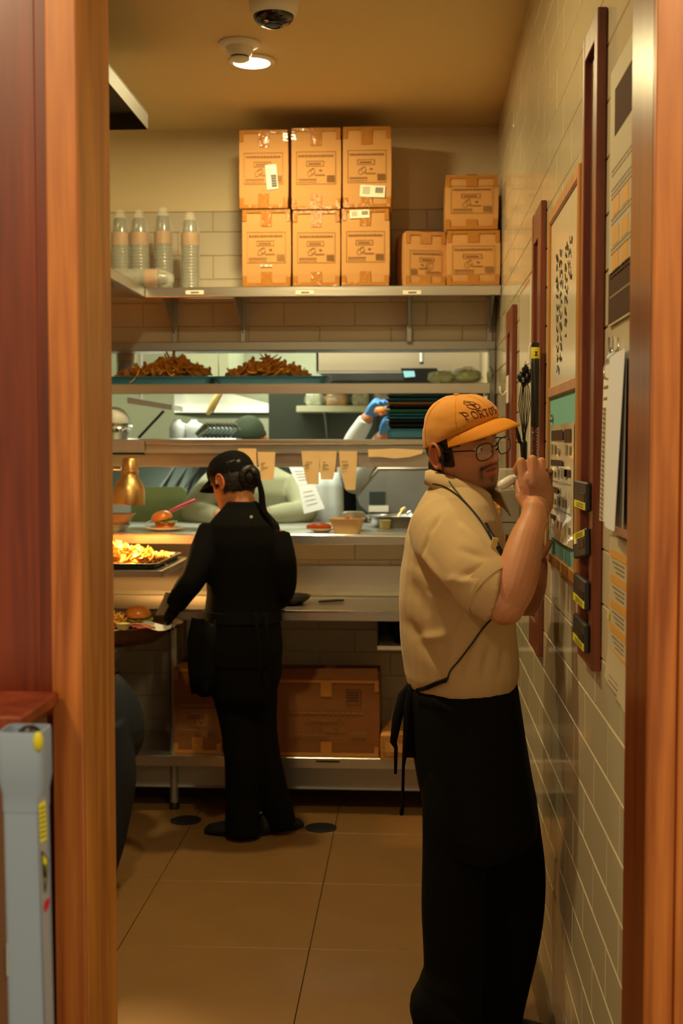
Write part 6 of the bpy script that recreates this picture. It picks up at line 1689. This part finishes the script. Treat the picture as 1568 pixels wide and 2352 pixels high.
# ------------------------------------------------------------------ teal tray stack on the beam
zs = BZ1+.001
sx0, sx1 = at(886, 960, Y=5.85).x, .30
stack = [(1005, 985, 'teal', 'lowest and thickest teal tray of the stack on the beam', 0), (984, 975, 'dark', 'black tray second from the bottom of the stack', .006), (974, 966, 'dark', 'black tray third from the bottom of the stack', -.004),
         (965, 958, 'teal', 'teal tray directly on the black trays of the stack', 0), (957, 951, 'teal', 'second teal tray above the black trays of the stack', .004), (950, 941, 'green', 'only green tray in the stack', -.006),
         (940, 932, 'dark', 'black tray above the green tray', .003), (931, 924, 'tan', 'only tan tray in the stack', .0), (923, 915, 'teal', 'teal tray just above the tan tray', -.004), (914, 906, 'teal', 'topmost teal tray of the stack on the beam', .002)]
for py0, py1, m_, lab, dx in stack:
    z = max(zs, at(950, py0, Y=5.80).z); h_ = max(.008, at(950, py1, Y=5.80).z-z-.0005)
    tray('serving_tray', sx0+dx+.012, sx1+dx-.012, 5.81, 6.05, z, h_, M[m_], lab, group='trays stacked on the beam', flare=.006); zs = z+h_+.0007
bg = blob((.02, 5.93, zs+.018), .20, .10, .022, .35, 3, 6, 36, 16, zmin=-.75)
obj('plastic_wrap', bg, M['bag'], None, 'crumpled clear plastic bag lying on top of the tray stack', 'bag', smooth=True)
# order slips on the beam rail
def slip(poly, label, lines=True, curl=.018):
    n = 9; rings = []; (xl0, xr0, yt), (xl1, xr1, yb) = poly; Yr = BY-.004
    for i in range(n):
        v = i/(n-1); py = yt+(yb-yt)*v; a, b = at(xl0+(xl1-xl0)*v**1.6, py, Y=Yr), at(xr0+(xr1-xr0)*v**1.6, py, Y=Yr)
        y = Yr-curl*v**2*(1+.3*math.sin(v*5))
        f = [(a.x+(b.x-a.x)*u, y-.004*v*math.sin(u*math.pi), a.z) for u in (0, .25, .5, .75, 1)]
        rings.append(f+[(x, yy+.0006, z) for x, yy, z in f[::-1]])
    t = thing('order_slip', at((xl0+xr0)/2, yt, Y=Yr), label, 'paper', 'order slips on the beam')
    obj('paper', MB().loft(rings), mat('slip_paper', rgb(222, 190, 142), .7) if 'slip_paper' not in bpy.data.materials else bpy.data.materials['slip_paper'], t, smooth=True)
    k = MB(); r_ = random.Random(int(xl0))
    for i in range(4):
        a = at(xl0+6+r_.random()*4, yt+24+i*5+r_.random()*3, Y=Yr-.009-.0015*i); k.box(a.x, a.x+.010+.02*r_.random(), a.y-.0004, a.y, a.z-.0012, a.z+.0012)
    if lines: obj('handwriting', k, M['ink'], t)
slip(((546, 588, 1030), (556, 592, 1090)), 'leftmost order slip on the beam, behind the woman\'s head', False)
slip(((591, 632, 1038), (602, 628, 1103)), 'order slip just right of the woman\'s head')
slip(((692, 733, 1036), (706, 732, 1112)), 'left slip of the middle pair of order slips')
slip(((733, 773, 1036), (737, 765, 1101)), 'right slip of the middle pair of order slips')
slip(((778, 820, 1036), (794, 816, 1125)), 'longest order slip, right of the middle pair')
pp = MB(); top = [(845, 1032), (868, 1032), (905, 1030), (940, 1032), (972, 1034)]; bot = [(846, 1050), (870, 1049), (905, 1053), (940, 1050), (968, 1042)]
A = [at(*p, Y=BY-.006) for p in top]; B = [at(*p, Y=BY-.012) for p in bot]
pp.loft([[a, b, b+Vector((0, .0008, 0)), a+Vector((0, .0008, 0))] for a, b in zip(A, B)])
obj('paper_strip', pp, bpy.data.materials['slip_paper'], None, 'torn tan paper strip lying along the beam behind the man\'s cap', 'paper', smooth=True)
# bright printed sheets hanging in the kitchen
t = thing('order_sheets', at(700, 1072, Y=6.25), 'two bright white printed sheets hanging behind the order slips', 'paper')
for (p4, nm) in ((((663, 1072), (702, 1072), (720, 1110), (684, 1115)), 'upper_sheet'), (((685, 1116), (722, 1111), (746, 1168), (698, 1180)), 'lower_sheet')):
    P4 = [at(x, y, Y=6.34-.0014*(y-1072)) for x, y in p4]; s = obj(nm, MB().prism(P4, (0, .002, 0)), M['white'], t)
    k = MB()
    for i in range(4):
        u = .25+.16*i; a = P4[0].lerp(P4[3], u).lerp(P4[1].lerp(P4[2], u), .2); b = P4[0].lerp(P4[3], u).lerp(P4[1].lerp(P4[2], u), .75)
        k.tube([a+Vector((0, -.002, 0)), b+Vector((0, -.002, 0))], .0008, 4)
    obj('print_lines', k, M['postergrey'], s)
obj('hanging_rod', MB().tube([at(655, 1072, Y=6.343), at(712, 1071, Y=6.343), at(712, 1064, Y=6.343)], .004, 6), M['steelv'], t)
# upper shelf: cup stack at the left, bagged greens at the right
c = at(288, 850, Y=6.08)
cup_stack('cup_sleeve', Matrix.Translation((c.x, 6.085, MS+.036)), .15, .042, 'short clear cup stack behind the left heap of fries')
for (px, pw, hp2, L_) in ((1015, 34, 30, 'left clear bag of pale greens on the upper pass shelf'), (1072, 36, 36, 'middle clear bag of pale greens on the upper pass shelf'), (1125, 30, 40, 'right clear bag of greens on the upper pass shelf, at the wall')):
    c = at(px, 878, Y=5.95); h = hp2/508
    t = thing('greens_bag', (c.x, 5.95, MS), L_, 'bag', 'bags of greens on the upper shelf')
    rx = min(pw/508, (XR-.04)-c.x)
    obj('greens', blob((c.x, 5.95, MS+.004+h*.5), rx*.88, .07, h*.48, .35, 3.2, px, 22, 14), M['leafbag'], t, smooth=True)
    obj('bag_film', blob((c.x, 5.95, MS+.003+h*.55), rx, .085, h*.56, .28, 2.6, px+3, 24, 14, zmin=-.9), M['bag'], t, smooth=True)

# ------------------------------------------------------------------ kitchen equipment
def fromto(px0, py0, px1, py1, Y): a, b = at(px0, py0, Y=Y), at(px1, py1, Y=Y); return a.x, b.x, b.z, a.z
# big hood on the right
x0, x1, z0, z1 = fromto(726, 700, 1150, 852, 7.2)
t = thing('exhaust_hood', ((x0+x1)/2, 7.7, z0), 'large brushed steel exhaust hood behind the upper shelf on the right', 'hood')
obj('hood_front', MB().prism([(x0, 7.2, z0), (x0, 7.2, z0+.20), (x0, 7.45, 2.9), (x0, 7.47, 2.9), (x0, 7.22, z0+.2), (x0, 7.22, z0)], (XR-.01-x0, 0, 0)), M['steel'], t)
obj('hood_end', MB().prism([(x0, 7.2, z0), (x0, 7.2, z0+.20), (x0, 7.45, 2.9), (x0, 8.3, 2.9), (x0, 8.3, z0)], (.012, 0, 0)), M['steelv'], t)
obj('hood_lip', MB().box(x0, XR-.012, 7.2, 7.215, z0-.012, z0+.006, .003), M['steelv'], t); obj('hood_lip', MB().box(x0, XR-.012, 8.28, 8.3, z0-.012, z0+.1, .003), M['steelv'], t)
fl_ = [MB().box(x0+.05+i*.19, x0+.05+i*.19+.17, 7.3, 8.2, z0+.10, z0+.13, .004) for i in range(4)]
for f in fl_: obj('grease_filter', f, M['steelv'], t)
# long hood band on the left
x0, x1, z0, z1 = fromto(395, 905, 690, 948, 7.9)
t = thing('hood_canopy', ((x0+x1)/2, 8.3, z0), 'bright steel hood edge slanting across the kitchen, left of the wall shelf', 'hood')
zt = z0+.16
P4 = [at(400, 902, Y=8.15), at(525, 902, Y=8.15), at(690, 947, Y=7.9), at(400, 947, Y=7.9)]
obj('hood_front', MB().prism(P4, (0, .012, 0)), M['steel'], t)
obj('hood_underside', MB().box(P4[3].x, P4[2].x, 7.912, 8.9, z0-.012, z0, .002), M['dark'], t)
obj('hood_top', MB().box(P4[3].x, P4[1].x, 8.17, 8.9, zt, H-.001, .004), M['kwall'], t)
# wall shelf with wrapped goods
x0, x1, z0, z1 = fromto(680, 932, 980, 946, 7.5)
t = thing('kitchen_shelf', ((x0+x1)/2, 7.65, z0), 'pale green kitchen shelf behind the opening, plastic wrapped goods on it', 'shelf')
obj('shelf_board', MB().box(x0, x1+.3, 7.5, 7.8, z0, z1, .003), M['kwall'], t)
for px in (745, 860): 
    X = at(px, 950, Y=7.6).x; obj('bracket', MB().prism([(X, 7.52, z0), (X, 7.78, z0), (X, 7.78, z0-.16)], (.008, 0, 0)), M['steelv'], t)
obj('back_plate', MB().box(x0-.2, XR-.02, 7.81, 7.83, 1.0, z1+.165, .002), M['potgrey'], t)
for i, (p0, p1, hh, m_) in enumerate(((700, 742, .08, 'kwall'), (746, 800, .075, 'card'), (806, 850, .08, 'kwall'), (856, 900, .09, 'bag'), (905, 950, .08, 'card'))):
    a, b = at(p0, 930, Y=7.62).x, at(p1, 930, Y=7.62).x
    t2 = thing('wrapped_pack', ((a+b)/2, 7.64, z1), ('leftmost pale pack on the kitchen shelf', 'left tan wrapped pack on the kitchen shelf', 'middle pale pack on the kitchen shelf', 'clear wrapped pack on the kitchen shelf by the raised glove', 'right tan wrapped pack on the kitchen shelf, above the tray stack')[i], 'pack', 'wrapped packs on the kitchen shelf')
    obj('pack_body', MB().box(a+.01, b-.01, 7.57, 7.72, z1+.001, z1+hh, .012), M[m_ if m_ != 'bag' else 'jug'], t2)
    obj('film', blob(((a+b)/2, 7.645, z1+hh*.5+.002), (b-a)*.56, .095, hh*.62, .22, 2.4, i, 20, 12, zmin=-.8), M['bag'], t2, smooth=True)
# work table of the cooks
t = thing('prep_table', (-.9, 6.32, 0), 'steel prep table on the kitchen side under the pass', 'table')
t['label'] = 'steel kitchen prep table with the green board behind the pass'
obj('table_top', MB().box(-2.9, -.45, 7.25, 7.78, .92, .95, .004), M['steel'], t)
for x in (-2.8, -1.2, -.5):
    for y in (7.3, 7.72): obj('leg', MB().tube([(x, y, 0), (x, y, .92)], .02, 10), M['steelv'], t, smooth=True)
# green board
P4 = [at(x, y, Y=6.72) for x, y in ((306, 1118), (418, 1118), (428, 1128), (430, 1212), (300, 1212), (302, 1124))]
bt = MB().prism(P4, (0, .016, 0)); z0 = min(p.z for p in P4)
t = thing('cutting_board', (P4[0].x, 6.72, z0), 'large green cutting board standing upright behind the burger', 'board')
obj('board_panel', bt, M['greenboard'], t)
obj('stand', MB().box(P4[4].x, P4[3].x, 6.705, 6.76, z0-.03, z0-.001, .003).box(P4[4].x+.02, P4[4].x+.04, 6.71, 6.75, .0, z0-.03).box(P4[3].x-.04, P4[3].x-.02, 6.71, 6.75, .0, z0-.03), M['steelv'], t)
# dark fryer hood behind it
t = thing('fryer_bank', (-1.6, 8.3, 0), 'dark slanted steel fryer back behind the green board', 'fryer')
a, b = at(300, 1075, Y=8.0), at(520, 1130, Y=8.0)
obj('slanted_back', MB().prism([(a.x-.4, 8.0, b.z-.05), (a.x-.4, 8.35, a.z+.05), (a.x-.4, 8.37, a.z+.05), (a.x-.4, 8.02, b.z-.06)], (b.x-a.x+.5, 0, 0)), M['potgrey'], t)
obj('fryer_body', MB().box(a.x-.4, b.x+.1, 8.02, 8.8, .0, b.z-.07, .01), M['steelv'], t)
for i in range(5): obj('grille_bar', MB().tube([at(360+i*28, 1132, Y=7.98), at(400+i*28, 1074, Y=8.28)], .010, 8), M['steelv'], t)
# oven hood with chamfered sides
po = [(818, 1138), (868, 1076), (985, 1076), (1010, 1100), (1010, 1178), (846, 1178), (826, 1160)]
P4 = [at(x, y, Y=7.32) for x, y in po]
t = thing('oven_hood', (P4[0].x, 7.4, P4[4].z), 'grey steel oven hood with chamfered corners left of the man\'s shoulder', 'oven')
obj('front_panel', MB().prism(P4, (0, .18, 0)), M['steelv'], t)
obj('edge_trim', MB().tube(P4[:3], .008, 8), M['chrome'], t)
x0, x1, z0, z1 = fromto(848, 1128, 884, 1172, 7.315)
obj('window', MB().box(x0, x1, 7.308, 7.318, z0+.03, z1, .002), M['potgrey'], t); obj('white_tag', MB().box(x0-.003, x1+.02, 7.306, 7.317, z0-.01, z0+.026, .001), M['label'], t)
obj('oven_body', MB().box(P4[5].x, XR-.03, 7.35, 7.5, .0, P4[5].z-.002, .004), M['steelv'], t)
# tablet
P4 = [at(x, y, Y=6.75) for x, y in ((920, 846), (1003, 846), (1016, 878), (930, 880))]
t = thing('tablet_screen', (P4[3].x, 6.75, P4[3].z), 'dark tilted order screen with a bright cyan corner under the hood', 'screen')
obj('screen_body', MB().prism(P4, (0, .02, .003)), M['black'], t)
q4 = [at(x, y, Y=6.744) for x, y in ((925, 852), (951, 852), (953, 865), (929, 867))]
obj('lit_corner', MB().prism(q4, (0, .003, 0)), M['screen'], t, 'bright cyan lit window')
obj('arm', MB().tube([P4[1]+Vector((-.08, .02, .03)), P4[1]+Vector((-.08, .2, .25)), P4[1]+Vector((-.08, .42, .36)), P4[1]+Vector((-.08, .64, .62))], .012, 8), M['steelv'], t)
# milky jugs on a shelf, leaning pans
t = thing('mid_shelf', (-1.3, 6.55, 1.6), 'steel shelf level with the beam carrying jugs and pans', 'shelf')
zsf = at(450, 1007, Y=6.6).z-.002
obj('shelf_board', MB().box(-2.9, -.90, 6.40, 6.62, zsf-.02, zsf, .003), M['steelv'], t)
for x in (-2.6, -1.75):
    obj('hanger_rod', MB().tube([(x, 6.5, zsf), (x, 6.5, H)], .010, 8), M['steelv'], t, smooth=True)
for px, L_ in ((408, 'left milky plastic jug on the kitchen shelf'), (445, 'right milky plastic jug on the kitchen shelf')):
    c = at(px, 1005, Y=6.53); t = thing('milk_jug', (c.x, 6.53, zsf), L_, 'jug', 'milky jugs on the kitchen shelf')
    obj('jug_body', MB().lathe([(.004, .001), (.040, .001), (.044, .01), (.044, .055), (.034, .078), (.018, .090), (.016, .10), (.004, .10)], (c.x, 6.53, zsf), 22), M['jug'], t, smooth=True)
    obj('handle', MB().tube([(c.x+.030, 6.53, zsf+.075), (c.x+.052, 6.53, zsf+.065), (c.x+.052, 6.53, zsf+.035), (c.x+.042, 6.53, zsf+.025)], .007, 8), M['jug'], t, smooth=True)
for i in range(8):
    c = at(462+i*9.5, 988, Y=6.44+.018*i); L_ = ['first', 'second', 'third', 'fourth', 'fifth', 'sixth', 'seventh', 'eighth'][i]
    t = thing('glass_tumbler', (c.x, c.y, zsf), L_+' from the left of the tilted tumblers with shiny rims beside the milky jugs', 'glass', 'tilted glass tumblers in a row')
    Mx = Matrix.Translation((c.x, c.y, zsf+.034)) @ Matrix.Rotation(R(48), 4, 'Y') @ Matrix.Scale(.8, 4)
    obj('tumbler', MB().lathe([(.004, -.035), (.022, -.035), (.030, .060), (.0305, .062), (.028, .060), (.020, -.028), (.004, -.028)], n=18).xf(Mx), M['potgrey'], t, smooth=True)
    obj('rim', MB().lathe([(.030, .058), (.0325, .060), (.0325, .066), (.029, .066)], n=18, cap=False).xf(Mx), M['rim'], t, smooth=True)
# left shelf end plate and slanted brace
P4 = [at(x, y, Y=6.35) for x, y in ((292, 912), (395, 930), (395, 942), (292, 926))]
t = thing('shelf_bracket', P4[0], 'pale steel shelf end slanting at upper left behind the pass', 'shelf')
obj('end_plate', MB().prism(P4, (0, .30, 0)), M['steel'], t)
obj('brace', MB().tube([at(376, 944, Y=6.45), at(318, 1006, Y=6.45)], .007, 8), M['dark'], t); obj('hanger_rod', MB().tube([(P4[0].x+.03, 6.55, P4[0].z-.01), (P4[0].x+.03, 6.55, H)], .014, 8), M['steelv'], t)
a, b = at(478, 948, Y=6.42), at(502, 905, Y=6.42)
t = thing('squeeze_bottle', (a.x, 6.42, a.z), 'yellowish bottle with a red cap line hanging near the bright hood edge', 'bottle')
obj('bottle_body', MB().tube([a, a.lerp(b, .5), b], [.012, .018, .014], 12, round_ends=True), M['sauce'], t, smooth=True)
obj('red_stripe', MB().tube([a+Vector((.022, 0, .0)), b+Vector((.016, 0, 0))], .004, 6), M['red'], t)
obj('hang_wire', MB().tube([b, b+Vector((0, 0, .25))], .003, 6), M['chrome'], t)
# kitchen ceiling tubes
for y in (6.32, 8.2):
    t = thing('ceiling_fixture', (-.9, y, 2.98), 'long fluorescent fixture on the kitchen ceiling, %s' % ('nearer the pass' if y < 7 else 'near the far wall'), 'ceiling light')
    obj('housing', MB().box(-1.85, .05, y-.16, y+.16, 2.985, H, .004), M['whiteplastic'], t); obj('diffuser', MB().box(-1.82, .02, y-.13, y+.13, 2.972, 2.984, .003), M['tubeglow'], t)
